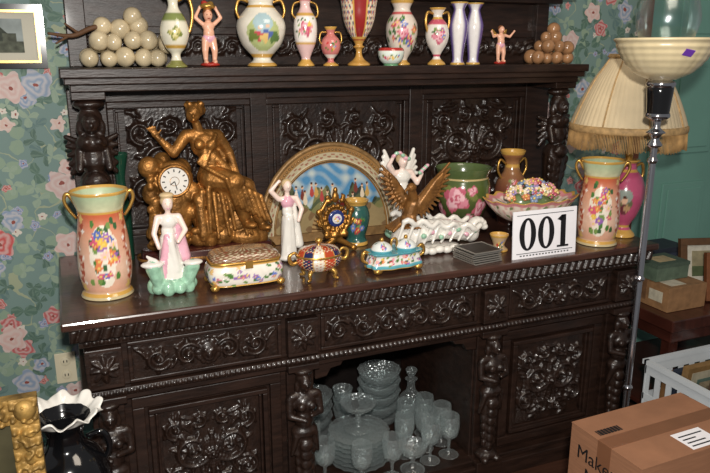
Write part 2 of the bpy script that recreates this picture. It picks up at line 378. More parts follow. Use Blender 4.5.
def frame(mb,x0,x1,z0,z1,y,w,d,mi=0):
    mb.box(x0,x1,y-d,y,z0,z0+w,mi); mb.box(x0,x1,y-d,y,z1-w,z1,mi); mb.box(x0,x0+w,y-d,y,z0+w,z1-w,mi); mb.box(x1-w,x1,y-d,y,z0+w,z1-w,mi)
for (a,b) in ((.165,.62),(.75,1.33),(1.46,1.915)): frame(mb,a,b,.625,.752,.06,.012,.012)
for (a,b) in ((.165,.62),(1.46,1.915)):
    frame(mb,a,b,.10,.565,.09,.035,.018); frame(mb,a+.045,b-.045,.145,.52,.088,.016,.022); frame(mb,a+.064,b-.064,.16,.508,.088,.008,.014)
for x in CX:
    mb.box(x-.05,x+.05,.03,.07,.628,.75); mb.box(x-.052,x+.052,.028,.09,.575,.598); mb.box(x-.045,x+.045,.072,.095,.08,.575); mb.box(x-.055,x+.055,.02,.09,.0,.085)
mb.box(.08,2.0,.625,.685,.85,1.43); 
for a,b in ((.08,.2),(.69,.75),(1.33,1.39),(1.88,2.0)): mb.box(a,b,.60,.63,.85,1.43)
for z0,z1 in ((.85,.92),(1.385,1.43)): mb.box(.08,2.0,.603,.63,z0,z1)
for (a,b) in ((.20,.69),(.75,1.33),(1.39,1.88)): frame(mb,a,b,.92,1.385,.625,.022,.02); frame(mb,a+.025,b-.025,.945,1.36,.625,.01,.012)
mb.box(.09,1.98,.40,.685,1.43,1.452); mb.box(.075,1.995,.38,.685,1.452,1.472); mb.box(.065,2.005,.37,.69,1.472,1.50)
mb.box(.10,1.97,.63,.69,1.50,1.74); mb.box(.10,1.97,.615,.635,1.605,1.63); mb.box(.10,.16,.60,.635,1.5,1.74); mb.box(1.91,1.97,.60,.635,1.5,1.74)
mb.box(.08,1.99,.54,.69,1.735,1.755); mb.box(.04,2.03,.5,.69,1.755,1.785)
for x in (.14,1.94): mb.box(x-.045,x+.045,.43,.52,.85,.875); mb.box(x-.05,x+.05,.42,.60,1.405,1.43)
mb.build('mouldings_and_back',[WOOD],parent=SB,bevel=.003)
def caryatid():
    P=[('e',(0,0,.02),(.045,.04,.022),0),('e',(-.025,-.03,.012),(.016,.02,.014),0),('e',(.025,-.03,.012),(.016,.02,.014),0)]
    P+=[('c',(0,0,.03),(0,0,.27),.02,.036,0)]
    for i in range(6): P+=[('e',(0,-.018-.003*i,.06+.035*i),(.014+.002*i,.012,.02),0),('e',(-.02-.002*i,-.008,.07+.034*i),(.009,.012,.018),0),('e',(.02+.002*i,-.008,.07+.034*i),(.009,.012,.018),0)]
    P+=[('e',(0,-.008,.28),(.046,.034,.028),0),('c',(-.03,-.02,.27),(-.045,-.01,.2),.014,.006,0),('c',(.03,-.02,.27),(.045,-.01,.2),.014,.006,0)]
    P+=[('e',(0,-.012,.325),(.032,.026,.045),0),('e',(0,-.014,.38),(.038,.028,.035),0),('e',(-.017,-.038,.378),(.014,.013,.014),0),('e',(.017,-.038,.378),(.014,.013,.014),0)]
    P+=[('c',(-.04,-.01,.405),(.04,-.01,.405),.016,.016,0),('c',(-.047,-.01,.4),(-.052,-.022,.345),.014,.011,0),('c',(-.052,-.022,.345),(-.008,-.05,.335),.011,.008,0),('c',(.047,-.01,.4),(.052,-.022,.345),.014,.011,0),('c',(.052,-.022,.345),(.012,-.052,.352),.011,.008,0)]
    P+=[('c',(0,-.012,.41),(0,-.015,.435),.012,.012,0),('e',(0,-.022,.455),(.02,.023,.027),0),('e',(0,-.046,.452),(.004,.006,.008),0),('e',(0,-.041,.436),(.007,.005,.003),0),('e',(0,-.008,.465),(.027,.024,.026),0),('e',(-.022,-.01,.44),(.01,.012,.022),0),('e',(.022,-.01,.44),(.01,.012,.022),0),('e',(0,-.005,.49),(.034,.03,.014),0)]
    P+=[('e',(-.009,-.041,.46),(.005,.004,.003),0),('e',(.009,-.041,.46),(.005,.004,.003),0)]
    return P
for i,x in enumerate(CX): sculpt('caryatid_%d'%(i+1),caryatid(),[WOODC],.0036,1,SB,(x,.05,.083))
def console():
    P=[('e',(0,0,.03),(.045,.035,.03),0),('c',(0,0,.05),(0,-.01,.26),.028,.045,0),('e',(0,-.045,.27),(.03,.022,.028),0),('e',(0,-.05,.27),(.035,.014,.014),0)]
    for i in range(6):
        for s in(-1,0,1): P.append(('e',(s*(.02+.003*i),-.024-.004*i+abs(s)*.01,.07+.032*i),(.011,.01,.02),0,(0,s*.4,0)))
    for s in(-1,1):
        for k in range(5): P.append(('c',(s*.025,0,.34+.01*k),(s*(.06+.002*k),.01,.29+.028*k),.012,.008,0))
        P+=[('c',(s*.035,-.02,.36),(s*.04,-.045,.31),.014,.011,0),('e',(s*.015,-.045,.39),(.013,.012,.013),0),('e',(s*.011,-.058,.455),(.005,.004,.003),0)]
    P+=[('e',(0,-.015,.33),(.038,.034,.045),0),('e',(0,-.02,.385),(.046,.034,.032),0),('e',(0,-.035,.445),(.025,.027,.032),0),('e',(0,-.064,.44),(.005,.007,.009),0),('e',(0,-.057,.425),(.009,.005,.004),0),('e',(0,-.015,.46),(.035,.03,.03),0),('e',(-.028,-.02,.43),(.013,.014,.026),0),('e',(.028,-.02,.43),(.013,.014,.026),0),('e',(0,-.01,.5),(.045,.038,.018),0)]
    return P
for i,x in enumerate((.14,1.94)):
    o=sculpt('bracket_figure_%d'%(i+1),console(),[WOODC],.0036,1,SB,(x,.475,.873)); o.scale=(1.1,1.1,1.035)

# ================================================================= OBJECTS ON SHELF
TOP=.85; SH=1.50
def vase(name,prof,loc,seg=96,n=6,colfn=None,handles=(),mats=None,ripple=None,zr=None,sx=1,sy=1,sq=2,rotz=0):
    mb=MB(); mb.lathe(prof,seg,n=n,colfn=colfn,ripple=ripple,zr=zr,sx=sx,sy=sy,sq=sq)
    for h,r in handles: mb.tube(h,r,1)
    return mb.build(name,mats or [PORC,GILT],loc,rotz)
def grapes(name,loc,r,rows,mat,seed,twig=True):
    mb=MB(); R=random.Random(seed); 
    for k,(n,ny,z) in enumerate(rows):
        for i in range(n):
            for j in range(ny):
                q=r*R.uniform(.85,1.1)
                mb.ell(((i-(n-1)/2)*r*1.8+R.uniform(-.25,.25)*r+(.9*r if k%2 else 0),(j-(ny-1)/2)*r*1.8+R.uniform(-.15,.15)*r,z*r+ (0 if k==0 else R.uniform(-.2,.2)*r)+(q-r if k==0 else 0)),(q,q,q),0,20)
    if twig:
        mb.tube([(-.02,-.0,r*4.4),(-.09,-.02,r*4),(-.15,-.01,r*3.2),(-.22,-.03,r*3.4)],[.006,.008,.007,.004],1); mb.tube([(-.13,-.01,r*3.4),(-.17,-.03,r*4.4)],[.005,.003],1); mb.tube([(-.16,-.01,r*3.2),(-.2,-.03,r*2.4)],[.005,.003],1)
    return mb.build(name,[mat,M('twig',(90,60,35),.7,bump=.4)],loc)
ONYX=M('pale_onyx',(192,176,144),.2,coat=.3,var=.22,vs=25); AMB=M('amber_onyx',(150,110,76),.2,coat=.3,var=.35,vs=25)
grapes('onyx_grape_cluster',(.265,.54,SH),.030,[(5,2,1),(5,2,2.6),(3,1,4.1),(1,1,5.4)],ONYX,3)
grapes('onyx_grape_cluster',(1.875,.46,SH),.026,[(4,2,1),(3,2,2.5),(2,1,4),(1,1,5.3)],AMB,5,False)
FR=-1.9
pr=[(0,0),(.03,0),(.032,.006),(.018,.02),(.014,.04),(.03,.06),(.042,.09),(.044,.115),(.034,.15),(.018,.175),(.015,.195),(.022,.215),(.028,.228),(.022,.222),(.012,.195)]
vase('porcelain_ewer',pr,(.41,.415,SH),n=5,colfn=painter((228,222,200),[(0,.1,(130,130,70)),(.25,.3,(190,150,70)),(.62,.72,(130,140,80)),(.93,1,(200,160,80))],rose(-1.7,.45,.022,(120,130,60),(190,180,110),(225,215,160)),.04,.228),
  handles=[([(.016,0,.2),(.045,0,.215),(.058,0,.17),(.05,0,.12),(.04,0,.1)],[.005,.006,.005,.005,.004]),([(-.018,0,.215),(-.034,0,.232),(-.04,0,.236)],[.01,.008,.003])])
def putto(H,arms,basket=False):
    P=[('e',(0,0,.035*H),(.16*H,.13*H,.04*H),2)]
    for s in(-1,1): P+=[('c',(s*.07*H,-.02*H,.09*H),(s*.075*H,-.03*H,.25*H),.035*H,.05*H,0),('c',(s*.075*H,-.03*H,.25*H),(s*.05*H,0,.42*H),.052*H,.07*H,0),('e',(s*.075*H,-.06*H,.085*H),(.035*H,.06*H,.025*H),0)]
    P+=[('e',(0,0,.44*H),(.11*H,.09*H,.08*H),1),('e',(0,-.01*H,.52*H),(.09*H,.08*H,.1*H),0),('e',(0,0,.62*H),(.1*H,.075*H,.08*H),0),('c',(0,0,.66*H),(0,0,.72*H),.035*H,.035*H,0),
        ('e',(0,-.01*H,.78*H),(.072*H,.078*H,.085*H),0),('e',(0,.02*H,.81*H),(.08*H,.075*H,.075*H),3),('e',(0,-.09*H,.77*H),(.013*H,.016*H,.016*H),0),('e',(-.028*H,-.078*H,.79*H),(.012*H,.01*H,.009*H),3),('e',(.028*H,-.078*H,.79*H),(.012*H,.01*H,.009*H),3),('e',(0,-.08*H,.74*H),(.02*H,.01*H,.008*H),2)]
    for s,(e,h) in zip((-1,1),arms):
        P+=[('c',(s*.1*H,0,.66*H),tuple(q*H for q in e),.035*H,.03*H,0),('c',tuple(q*H for q in e),tuple(q*H for q in h),.03*H,.022*H,0),('e',tuple(q*H for q in h),(.03*H,.025*H,.032*H),0)]
    if basket: P+=[('e',(0,0,.92*H),(.12*H,.1*H,.05*H),4),('e',(-.05*H,0,.97*H),(.05*H,.05*H,.04*H),2),('e',(.05*H,0,.96*H),(.05*H,.05*H,.04*H),4)]
    else:
        for s in(-1,1): P+=[('e',(s*.12*H,.08*H,.68*H),(.1*H,.02*H,.06*H),4,(0,-s*.6,0)),('e',(s*.16*H,.08*H,.74*H),(.08*H,.018*H,.04*H),4,(0,-s*.9,0))]
    return P
sculpt('putto_figurine',putto(.205,(((-.2,0,.75),(-.12,0,.9)),((.2,0,.75),(.12,0,.9))),True),[SKIN,PINKP,RED,HAIR,GILT],.0028,1,loc=(.525,.46,SH))
sculpt('putto_figurine',putto(.165,(((-.22,-.03,.62),(-.3,-.06,.74)),((.22,-.03,.62),(.32,-.06,.75)))),[SKIN,PINKP,RED,HAIR,GILT],.0028,1,loc=(1.645,.46,SH))
pr=[(0,0),(.045,0),(.047,.008),(.03,.022),(.035,.035),(.065,.07),(.08,.115),(.076,.15),(.05,.185),(.04,.2),(.05,.222),(.06,.232),(.052,.226),(.034,.2)]
sp=[(-1.75,.45,.056,(180,190,130),0),(-1.75,.6,.034,(170,195,200),0),(-1.9,.42,.02,(200,80,90),3),(-1.55,.44,.02,(90,110,170),3),(-1.7,.4,.018,(225,190,120),3),(-1.88,.53,.01,(230,190,160),0),(-1.58,.55,.01,(230,190,160),0),(-1.2,.4,.022,(95,125,70),3),(-2.2,.42,.022,(110,125,60),3)]
sp=sp+[(a+pi,b,c,d,e) for a,b,c,d,e in sp]
vase('scenic_porcelain_vase',pr,(.70,.46,SH),n=7,seg=120,colfn=painter((232,226,210),[(0,.06,(205,160,80)),(.13,.17,(205,160,80)),(.8,.84,(205,160,80)),(.96,1,(205,160,80))],sp,.078,.232),
  handles=[([(s*.04,0,.205),(s*.07,0,.212),(s*.082,0,.18),(s*.072,0,.15)],[.004,.005,.005,.004]) for s in(-1,1)])
pr=[(0,0),(.026,0),(.028,.006),(.016,.022),(.018,.035),(.034,.075),(.04,.12),(.036,.155),(.02,.185),(.017,.205),(.028,.232),(.024,.228),(.013,.2)]
vase('rose_porcelain_vase',pr,(.848,.44,SH),n=6,colfn=painter((226,190,186),[(0,.1,(205,160,80)),(.3,.34,(205,160,80)),(.7,.74,(205,160,80)),(.34,.7,(240,232,225)),(.9,1,(190,80,90))],rose(FR,.52,.026)+bouquet(FR,.52,.03,.03,8,.04,.232,.008,9)[:16],.04,.232),
  handles=[([(s*.018,0,.21),(s*.04,0,.2),(s*.045,0,.17),(s*.032,0,.155)],.0035) for s in(-1,1)])
pr=[(0,0),(.024,0),(.026,.005),(.012,.015),(.012,.025),(.028,.045),(.034,.07),(.028,.09),(.014,.105),(.014,.115),(.022,.13),(.01,.122)]
vase('small_pink_urn',pr,(.935,.43,SH),n=5,seg=72,colfn=painter((205,122,118),[(0,.1,(205,160,80)),(.2,.3,(240,230,220)),(.93,1,(205,160,80))],bouquet(FR,.5,.018,.015,6,.033,.13,.007,2),.033,.13),
  handles=[([(s*.014,0,.112),(s*.035,0,.11),(s*.04,0,.085),(s*.03,0,.07)],.003) for s in(-1,1)])
# red & cream urn on gilt pedestal stem
pr=[(0,0),(.036,0),(.038,.008),(.022,.02),(.012,.035),(.011,.055),(.02,.064),(.013,.072),(.026,.095),(.044,.125),(.055,.16),(.060,.195),(.066,.225),(.074,.235),(.06,.225),(.045,.18)]
def redurn(th,h):
    C=np.tile(np.array(lin((146,42,40))),(len(th),1)); d=(th*3/(2*pi)*1.0+.9)%1; pan=(np.abs(d-.5)<.30)&(h>.42)&(h<.92)
    C[pan]=lin((230,216,188)); fl=pan&((np.sin(th*26)*np.sin(h*44))>.35); C[fl]=lin((186,96,90)); fl=pan&((np.sin(th*22+1)*np.sin(h*38+1))>.6); C[fl]=lin((90,110,80)); C[pan&((np.sin(th*19+2)*np.sin(h*41+2))>.7)]=lin((84,98,150))
    C[(np.abs(np.abs(d-.5)-.31)<.02)&(h>.4)&(h<.94)]=lin((205,160,80)); C[h<.36]=lin((196,148,74)); C[(h>.93)]=lin((205,160,80)); C[(h>.38)&(h<.41)]=lin((205,160,80)); return C
vase('gilt_pedestal_urn_vase',pr,(1.04,.43,SH),n=7,seg=128,colfn=redurn)
pr=[(0,0),(.025,0),(.026,.005),(.04,.02),(.047,.045),(.042,.06),(.038,.056),(.02,.02)]
vase('small_porcelain_bowl',pr,(1.155,.41,SH),n=5,seg=72,colfn=painter((225,235,225),[(.85,1,(180,50,45)),(0,.15,(110,160,120))],bouquet(FR,.5,.03,.012,6,.045,.06,.007,12),.045,.06))
pr=[(0,0),(.03,0),(.032,.006),(.022,.02),(.045,.06),(.058,.11),(.055,.15),(.035,.185),(.03,.2),(.042,.225),(.036,.22),(.026,.19)]
vase('floral_porcelain_vase',pr,(1.24,.50,SH),n=6,colfn=painter((228,214,200),[(0,.08,(205,160,80)),(.78,.82,(200,90,90)),(.95,1,(205,160,80))],bouquet(FR,.5,.045,.05,20,.055,.225,.013,15,[(200,80,100),(220,120,90),(90,110,180),(235,180,170)])+rose(FR,.5,.022),.055,.225))
pr=[(0,0),(.03,0),(.031,.008),(.014,.025),(.016,.04),(.036,.075),(.043,.11),(.034,.145),(.018,.165),(.018,.18),(.03,.2),(.024,.196),(.014,.17)]
vase('handled_porcelain_vase',pr,(1.355,.44,SH),n=6,colfn=painter((232,224,215),[(0,.1,(205,160,80)),(.15,.2,(200,90,110)),(.7,.8,(200,90,110)),(.8,.84,(205,160,80)),(.96,1,(205,160,80))],rose(FR,.5,.028)+bouquet(FR,.52,.026,.025,5,.04,.2,.01,21)[:10],.04,.2),
  handles=[([(s*.018,0,.18),(s*.042,0,.185),(s*.048,0,.15),(s*.038,0,.11)],[.004,.005,.005,.004]) for s in(-1,1)])
pr=[(0,0),(.025,0),(.026,.006),(.02,.02),(.024,.06),(.032,.11),(.034,.145),(.024,.18),(.02,.2),(.033,.222),(.028,.218),(.016,.19)]
for x,y in ((1.45,.45),(1.53,.47)):
    def lav(t,h):
        d=np.abs((t+2.12+pi)%(2*pi)-pi); w=np.clip(.85-d,0,.4)[:,None]*2.5; A=np.array(lin((108,88,150))); B=np.array(lin((232,228,226))); C=A*(1-w)+B*w; C[h<.04]=lin((200,160,80)); C[h>.97]=lin((200,160,80)); return C
    vase('lavender_porcelain_vase',pr,(x,y,SH),n=6,seg=72,colfn=lav)

# ================================================================= OBJECTS ON TOP
pr=[(0,0),(.068,0),(.073,.008),(.066,.02),(.069,.035),(.075,.07),(.075,.12),(.072,.17),(.067,.21),(.063,.24),(.065,.265),(.074,.298),(.079,.313),(.074,.31),(.058,.25),(.05,.15)]
def peach(front,seed,R=.074,H=.315):
    S=[]
    for k in range(3):
        t=front+k*2*pi/3; S+= [(t,.62,.045,(236,226,204),0),(t,.52,.054,(238,228,208),0),(t,.42,.054,(240,230,212),0),(t,.3,.046,(240,230,212),0),(t,.2,.03,(240,230,212),0)]
    S+=bouquet(front,.46,.038,.075,24,R,H,.015,seed,[(150,100,175),(235,190,80),(210,90,120),(90,110,180),(225,130,80),(240,200,190)])
    for k in range(3):
        t=front+pi/3+k*2*pi/3; S+=[(t+.12*math.sin(q),.2+.07*q,.011,(176,84,60),3) for q in range(8)]+[(t+.2*math.cos(q*2),.17+.08*q,.007,(245,235,225),4) for q in range(7)]
        S+=[(t,.12,.016,(230,190,120),5),(t,.76,.014,(230,190,120),5)]
    return painter((224,150,110),[(0,.035,(196,180,140)),(.035,.06,(205,160,80)),(.80,.82,(205,160,80)),(.97,1,(205,160,80))],S,R,H,grad=[(0,(200,190,150)),(.1,(222,168,140)),(.3,(228,190,166)),(.6,(220,162,132)),(.78,(200,104,70)),(.81,(200,104,70)),(.83,(206,204,166)),(1,(172,196,160))])
for (x,y,f,s) in ((.135,.215,-1.62,3),(1.88,.108,-2.25,8)):
    vase('peach_floral_vase',pr,(x,y,TOP),seg=180,n=8,colfn=peach(f,s),
      handles=[([(q*.064*math.cos(a),q*.064*math.sin(a),.275),(q*.084*math.cos(a),q*.084*math.sin(a),.308),(q*.094*math.cos(a),q*.094*math.sin(a),.29),(q*.084*math.cos(a),q*.084*math.sin(a),.262),(q*.066*math.cos(a),q*.066*math.sin(a),.235)],[.005,.006,.005,.005,.004]) for q in(-1,1) for a in (f+pi/2,)],ripple=lambda t,h: 1+.02*np.cos(6*t)*(h>.85))
vase('dark_glass_vase',[(0,0),(.024,0),(.026,.01),(.026,.18),(.019,.24),(.016,.29),(.03,.362),(.026,.36),(.012,.28)],(.222,.568,TOP),n=4,seg=40,mats=[DKGLASS,GILT])
# ---- figural clock
CK=root('figural_mantel_clock',(.487,.472,TOP))
mb=MB(); MAR=M('rouge_marble',(60,26,22),.22,coat=.4,var=.5,vs=14)
mb.lathe([(0,0),(.236,0),(.236,.02),(.226,.026),(.226,.045),(.216,.052),(0,.052)],64,mi=0,sy=.34,sq=3); mb.lathe([(.237,.02),(.241,.024),(.237,.03)],64,mi=1,sy=.34,sq=3)
mb.build('marble_plinth',[MAR,BRONZE],parent=CK)
P=[]
R_=random.Random(4)
for k in range(26):
    x=R_.uniform(-.185,.185); P.append(('e',(x,R_.uniform(-.035,.035),.065+R_.uniform(0,.03)),(R_.uniform(.03,.055),R_.uniform(.025,.038),R_.uniform(.02,.04)),0,(0,0,R_.uniform(-.4,.4))))
for k in range(22): P.append(('e',(-.11+R_.uniform(-.075,.07),.005+R_.uniform(-.02,.03),R_.uniform(.1,.345)),(R_.uniform(.02,.038),.028,R_.uniform(.022,.04)),0,(0,R_.uniform(-.5,.5),0)))
P+=[('e',(-.11,.0,.2),(.07,.04,.12),0),('e',(-.105,-.01,.285),(.068,.028,.066),0),('e',(.03,.01,.18),(.09,.05,.11),0),('e',(.12,.01,.12),(.08,.05,.07),0)]
P+=[('c',(-.17,-.03,.22),(-.19,-.02,.1),.018,.012,0),('c',(-.03,-.04,.22),(-.02,-.05,.1),.02,.02,0)]
for k in range(9): P.append(('e',(-.19+.028*k,-.052,.085+.014*(k%3)),(.014,.012,.012),0)); P.append(('e',(-.165+.025*math.sin(k*1.7),-.035,.12+.025*k),(.012,.012,.014),0,(0,k,0)))
P+=[('e',(.03,-.01,.29),(.058,.047,.05),0),('e',(.02,-.012,.345),(.038,.032,.045),0),('e',(.002,-.015,.398),(.046,.034,.045),0),('e',(-.018,-.045,.402),(.017,.015,.017),0),('e',(.018,-.045,.398),(.017,.015,.017),0),
 ('c',(-.046,-.012,.43),(.046,-.008,.425),.022,.022,0),('c',(-.010,-.015,.44),(-.022,-.02,.472),.016,.014,0),
 ('e',(-.03,-.026,.502),(.024,.027,.031),0,(.2,.2,0)),('e',(-.022,-.01,.512),(.031,.03,.029),0),('e',(.002,.01,.51),(.018,.02,.018),0),('e',(-.035,-.056,.497),(.004,.008,.007),0),('e',(-.034,-.05,.483),(.008,.006,.004),0),('e',(-.043,-.05,.507),(.005,.004,.003),0),('e',(-.026,-.051,.507),(.005,.004,.003),0),
 ('c',(-.055,-.012,.43),(-.10,-.03,.378),.021,.017,0),('c',(-.10,-.03,.378),(-.148,-.035,.43),.017,.010,0),('e',(-.156,-.037,.442),(.012,.008,.013),0)]
for q in range(4): P.append(('c',(-.153-.004*q,-.037,.446),(-.155-.009*q,-.042,.47-.004*abs(q-1)),.0042,.003,0))
P+=[('c',(-.15,-.037,.438),(-.137,-.042,.456),.0045,.003,0)]
for k in range(8): a=k*.8; P.append(('e',(-.022+.026*math.cos(a),-.01+.02*math.sin(a),.53+.004*(k%2)),(.009,.009,.008),0))
P+=[('c',(.052,-.005,.425),(.088,-.0,.365),.021,.017,0),('c',(.088,0,.365),(.1,-.035,.305),.017,.012,0),('e',(.102,-.04,.295),(.012,.009,.015),0)]
for q in range(4): P.append(('c',(.096+.005*q,-.044,.288),(.096+.006*q,-.052,.268),.004,.003,0))
P+=[('c',(.02,-.03,.285),(.085,-.07,.275),.044,.036,0),('c',(.085,-.07,.275),(.12,-.055,.15),.034,.022,0),('c',(.05,-.03,.275),(.13,-.045,.25),.044,.034,0),('c',(.13,-.045,.25),(.178,-.05,.13),.032,.02,0),
 ('e',(.135,-.07,.122),(.02,.03,.013),0,(0,0,.5)),('e',(.19,-.062,.108),(.02,.03,.013),0,(0,0,.5))]
for k in range(7):
    a=k/6; x0=.0+.02*k
    P.append(('c',(x0,-.06,.325-.012*k),(x0+.055,-.10+.004*k,.292-.012*k),.008,.007,0)); P.append(('c',(x0+.055,-.10+.004*k,.292-.012*k),(x0+.085,-.085,.20-.012*k),.008,.007,0))
for k in range(9):
    a=k/8; P.append(('c',(-.02+.02*k,-.05-.012*math.sin(k*2.2),.27-.06*abs(a-.4)),(-.03+.03*k+.01*math.sin(k*3),-.062,.095+.014*math.sin(k*2)),.010,.0065,0))
for k in range(6): P.append(('c',(.07+.02*k,.015,.29-.028*k),(.12+.018*k+.008*math.sin(k*2.4),-.01+.01*math.sin(k*1.9),.09),.015,.011,0))
# sash over the shoulder and across the chest
for k in range(4): P.append(('c',(.04-.004*k,-.03-.006*k,.43-.006*k),(-.025+.006*k,-.05,.345-.006*k),.007,.007,0))
P+=[('c',(.045,.01,.42),(.09,.02,.3),.02,.03,0),('c',(.03,-.03,.36),(.075,-.03,.31),.012,.016,0)]
sculpt('seated_figure_and_rock',P,[BRONZE],.0032,1,CK)
mb=MB(); TT=Matrix.Translation((-.107,-.041,.287))@Matrix.Rotation(pi/2,4,'X')
mb.lathe([(0,0),(.05,0),(.056,.006),(.053,.014),(.047,.015),(.044,.01)],48,mi=1,T=TT); mb.lathe([(0,.011),(.045,.011)],48,mi=0,T=TT); mb.lathe([(.014,.0118),(.0155,.0118)],32,mi=1,T=TT)
for k in range(12):
    mb.box(-.0018,.0018,.031,.040,.0113,.0125,2,T=TT@Matrix.Rotation(k*pi/6,4,'Z'))
mb.box(-.0013,.0013,0,.028,.0128,.0135,2,T=TT@Matrix.Rotation(-2.9,4,'Z')); mb.box(-.0015,.0015,0,.018,.0128,.0135,2,T=TT@Matrix.Rotation(2.2,4,'Z'))
mb.build('clock_dial',[WHITE,BRONZE,BLKM],parent=CK)
# porcelain lady
P=[]
for k in range(10):
    a=k*2*pi/10; P.append(('e',(.055*math.cos(a),.04*math.sin(a),.02),(.02,.018,.02+.006*(k%2)),2))
P+=[('e',(0,0,.03),(.055,.045,.03),2),('c',(-.04,-.025,.03),(-.055,-.03,.085),.018,.024,2),('c',(.04,-.025,.03),(.058,-.03,.08),.018,.022,2),('e',(-.058,-.03,.097),(.034,.024,.01),0),('e',(.06,-.03,.092),(.03,.022,.009),0),('c',(-.05,-.03,.105),(-.07,-.02,.12),.01,.004,0)]
P+=[('c',(.0,0,.05),(-.005,0,.16),.038,.024,0),('c',(.02,-.01,.06),(.0,-.01,.17),.02,.013,0),('c',(-.025,-.015,.06),(-.008,-.015,.17),.018,.011,3),('c',(.012,-.022,.07),(.0,-.02,.16),.013,.011,0),
 ('e',(-.003,0,.185),(.02,.016,.03),0),('e',(0,-.003,.215),(.024,.018,.022),0),('c',(-.028,.0,.228),(.028,.0,.228),.010,.010,1),('c',(.03,0,.228),(.045,-.02,.19),.010,.008,1),('c',(.045,-.02,.19),(.02,-.035,.16),.008,.006,1),('c',(-.03,0,.228),(-.045,-.015,.185),.010,.008,1),('c',(-.045,-.015,.185),(-.035,-.03,.145),.008,.006,1),
 ('c',(0,0,.235),(0,-.003,.25),.008,.008,1),('e',(0,-.005,.268),(.016,.017,.021),1),('e',(0,.003,.276),(.02,.018,.019),4),('e',(0,-.021,.266),(.003,.005,.005),1),('e',(.0,.0,.294),(.022,.019,.009),4),('e',(0,-.02,.257),(.005,.004,.002),3),('e',(-.006,-.02,.272),(.002,.002,.002),4),('e',(.006,-.02,.272),(.002,.002,.002),4),
 ('c',(.025,.01,.22),(.04,.015,.1),.012,.022,3)]
sculpt('porcelain_lady_figurine',P,[WHITE,PBIS,MINT,PINKP,FHAIR],.003,1,loc=(.318,.165,TOP))
P=[('e',(0,0,.012),(.036,.03,.013),0),('c',(0,0,.02),(.0,0,.14),.026,.02,0),('c',(.014,-.008,.02),(.006,-.01,.15),.013,.01,0),('c',(-.016,-.008,.02),(-.004,-.01,.15),.012,.01,0),('c',(.0,-.014,.02),(0,-.015,.14),.009,.008,0),
 ('e',(0,0,.165),(.018,.015,.028),0),('e',(.0,0,.195),(.022,.017,.022),3),('c',(-.026,0,.206),(.026,0,.206),.009,.009,1),('c',(-.028,0,.206),(-.055,-.005,.235),.009,.008,1),('c',(-.055,-.005,.235),(-.032,-.01,.262),.008,.005,1),('e',(-.028,-.01,.265),(.007,.005,.006),1),('c',(.03,0,.206),(.045,-.01,.17),.009,.008,1),('c',(.045,-.01,.17),(.03,-.02,.135),.008,.006,1),
 ('c',(0,0,.21),(0,0,.23),.008,.008,1),('e',(0,-.003,.246),(.014,.015,.019),1),('e',(0,.004,.253),(.018,.016,.017),4),('e',(0,-.018,.245),(.003,.005,.004),1),('c',(.02,.01,.2),(.04,.012,.05),.01,.016,0)]
sculpt('bisque_lady_figurine',P,[WHITE,PBIS,MINT,PINKP,FHAIR],.003,1,loc=(.735,.33,TOP),scale=1.06)
mb=MB()
def chk(th,h):
    return painter((232,226,214),[(0,.08,(205,160,80)),(.9,1,(205,160,80))],[s for k in range(7) for s in bouquet(k*.9,.5,.05,.03,3,.12,.08,.011,40+k,[(150,110,175),(205,120,140),(110,130,200),(225,180,120)])],.12,.08)(th,h)
mb.lathe([(0,.012),(.1,.012),(.108,.016),(.116,.03),(.118,.055),(.108,.075),(.104,.08)],200,n=6,sy=.6,sq=4,colfn=chk)
mb.lathe([(.104,.078),(.112,.08),(.112,.086),(.106,.088)],96,n=2,mi=1,sy=.6,sq=4)
def lid(th,h):
    C=np.tile(np.array(lin((126,92,66))),(len(th),1)); k=(np.sin(th*28)*np.sin(h*25))>.25; C[k]=lin((196,180,150)); C[(np.sin(th*14+1)*np.sin(h*19+1))>.7]=lin((140,70,55)); return C
mb.lathe([(.107,.087),(.104,.098),(.09,.108),(.05,.115),(0,.117)],160,n=6,sy=.6,sq=4,colfn=lid)
for x in(-.1,.1):
    for y in(-.055,.055): mb.ell((x*1.02,y,.011),(.014,.012,.011),1)
mb.box(-.012,.012,-.075,-.066,.068,.09,1)
mb.build('porcelain_casket',[PORC,GILT],(.535,.155,TOP))
def imari(th,h):
    C=np.tile(np.array(lin((226,216,200))),(len(th),1)); k=np.floor(th/(2*pi)*12).astype(int)%3
    C[k==0]=lin((176,68,36)); C[k==1]=lin((30,36,78)); C[(np.sin(th*24)*np.sin(h*30))>.4]=lin((226,204,170)); C[(np.sin(th*18+2)*np.sin(h*26+1))>.6]=lin((176,56,34)); C[np.abs((th/(2*pi)*12)%1-.5)>.44]=lin((205,160,80)); return C
mb=MB(); mb.lathe([(.03,.028),(.05,.032),(.07,.05),(.074,.065),(.07,.075)],144,n=6,colfn=imari,sy=.8); mb.lathe([(.07,.074),(.076,.077),(.072,.082)],72,mi=1,sy=.8)
mb.lathe([(.071,.08),(.06,.098),(.03,.108),(.008,.11)],144,n=6,colfn=imari,sy=.8); mb.lathe([(.006,.108),(.005,.114),(.012,.122),(.008,.131),(0,.133)],24,n=3,mi=1); mb.lathe([(0,.03),(.03,.028)],32,mi=0)
for s in(-1,1): mb.tube([(s*.066,0,.06),(s*.09,0,.055),(s*.098,0,.08),(s*.08,0,.09),(s*.07,0,.078)],[.005,.007,.006,.005,.004],1)
for k in range(4):
    a=pi/4+k*pi/2; x,y=.045*math.cos(a),.036*math.sin(a); mb.tube([(x,y,.036),(x*1.35,y*1.35,.022),(x*1.25,y*1.25,.008),(x*1.6,y*1.6,.005)],[.009,.007,.005,.005],1)
mb.build('imari_tureen',[PORC,GILT],(.768,.112,TOP))
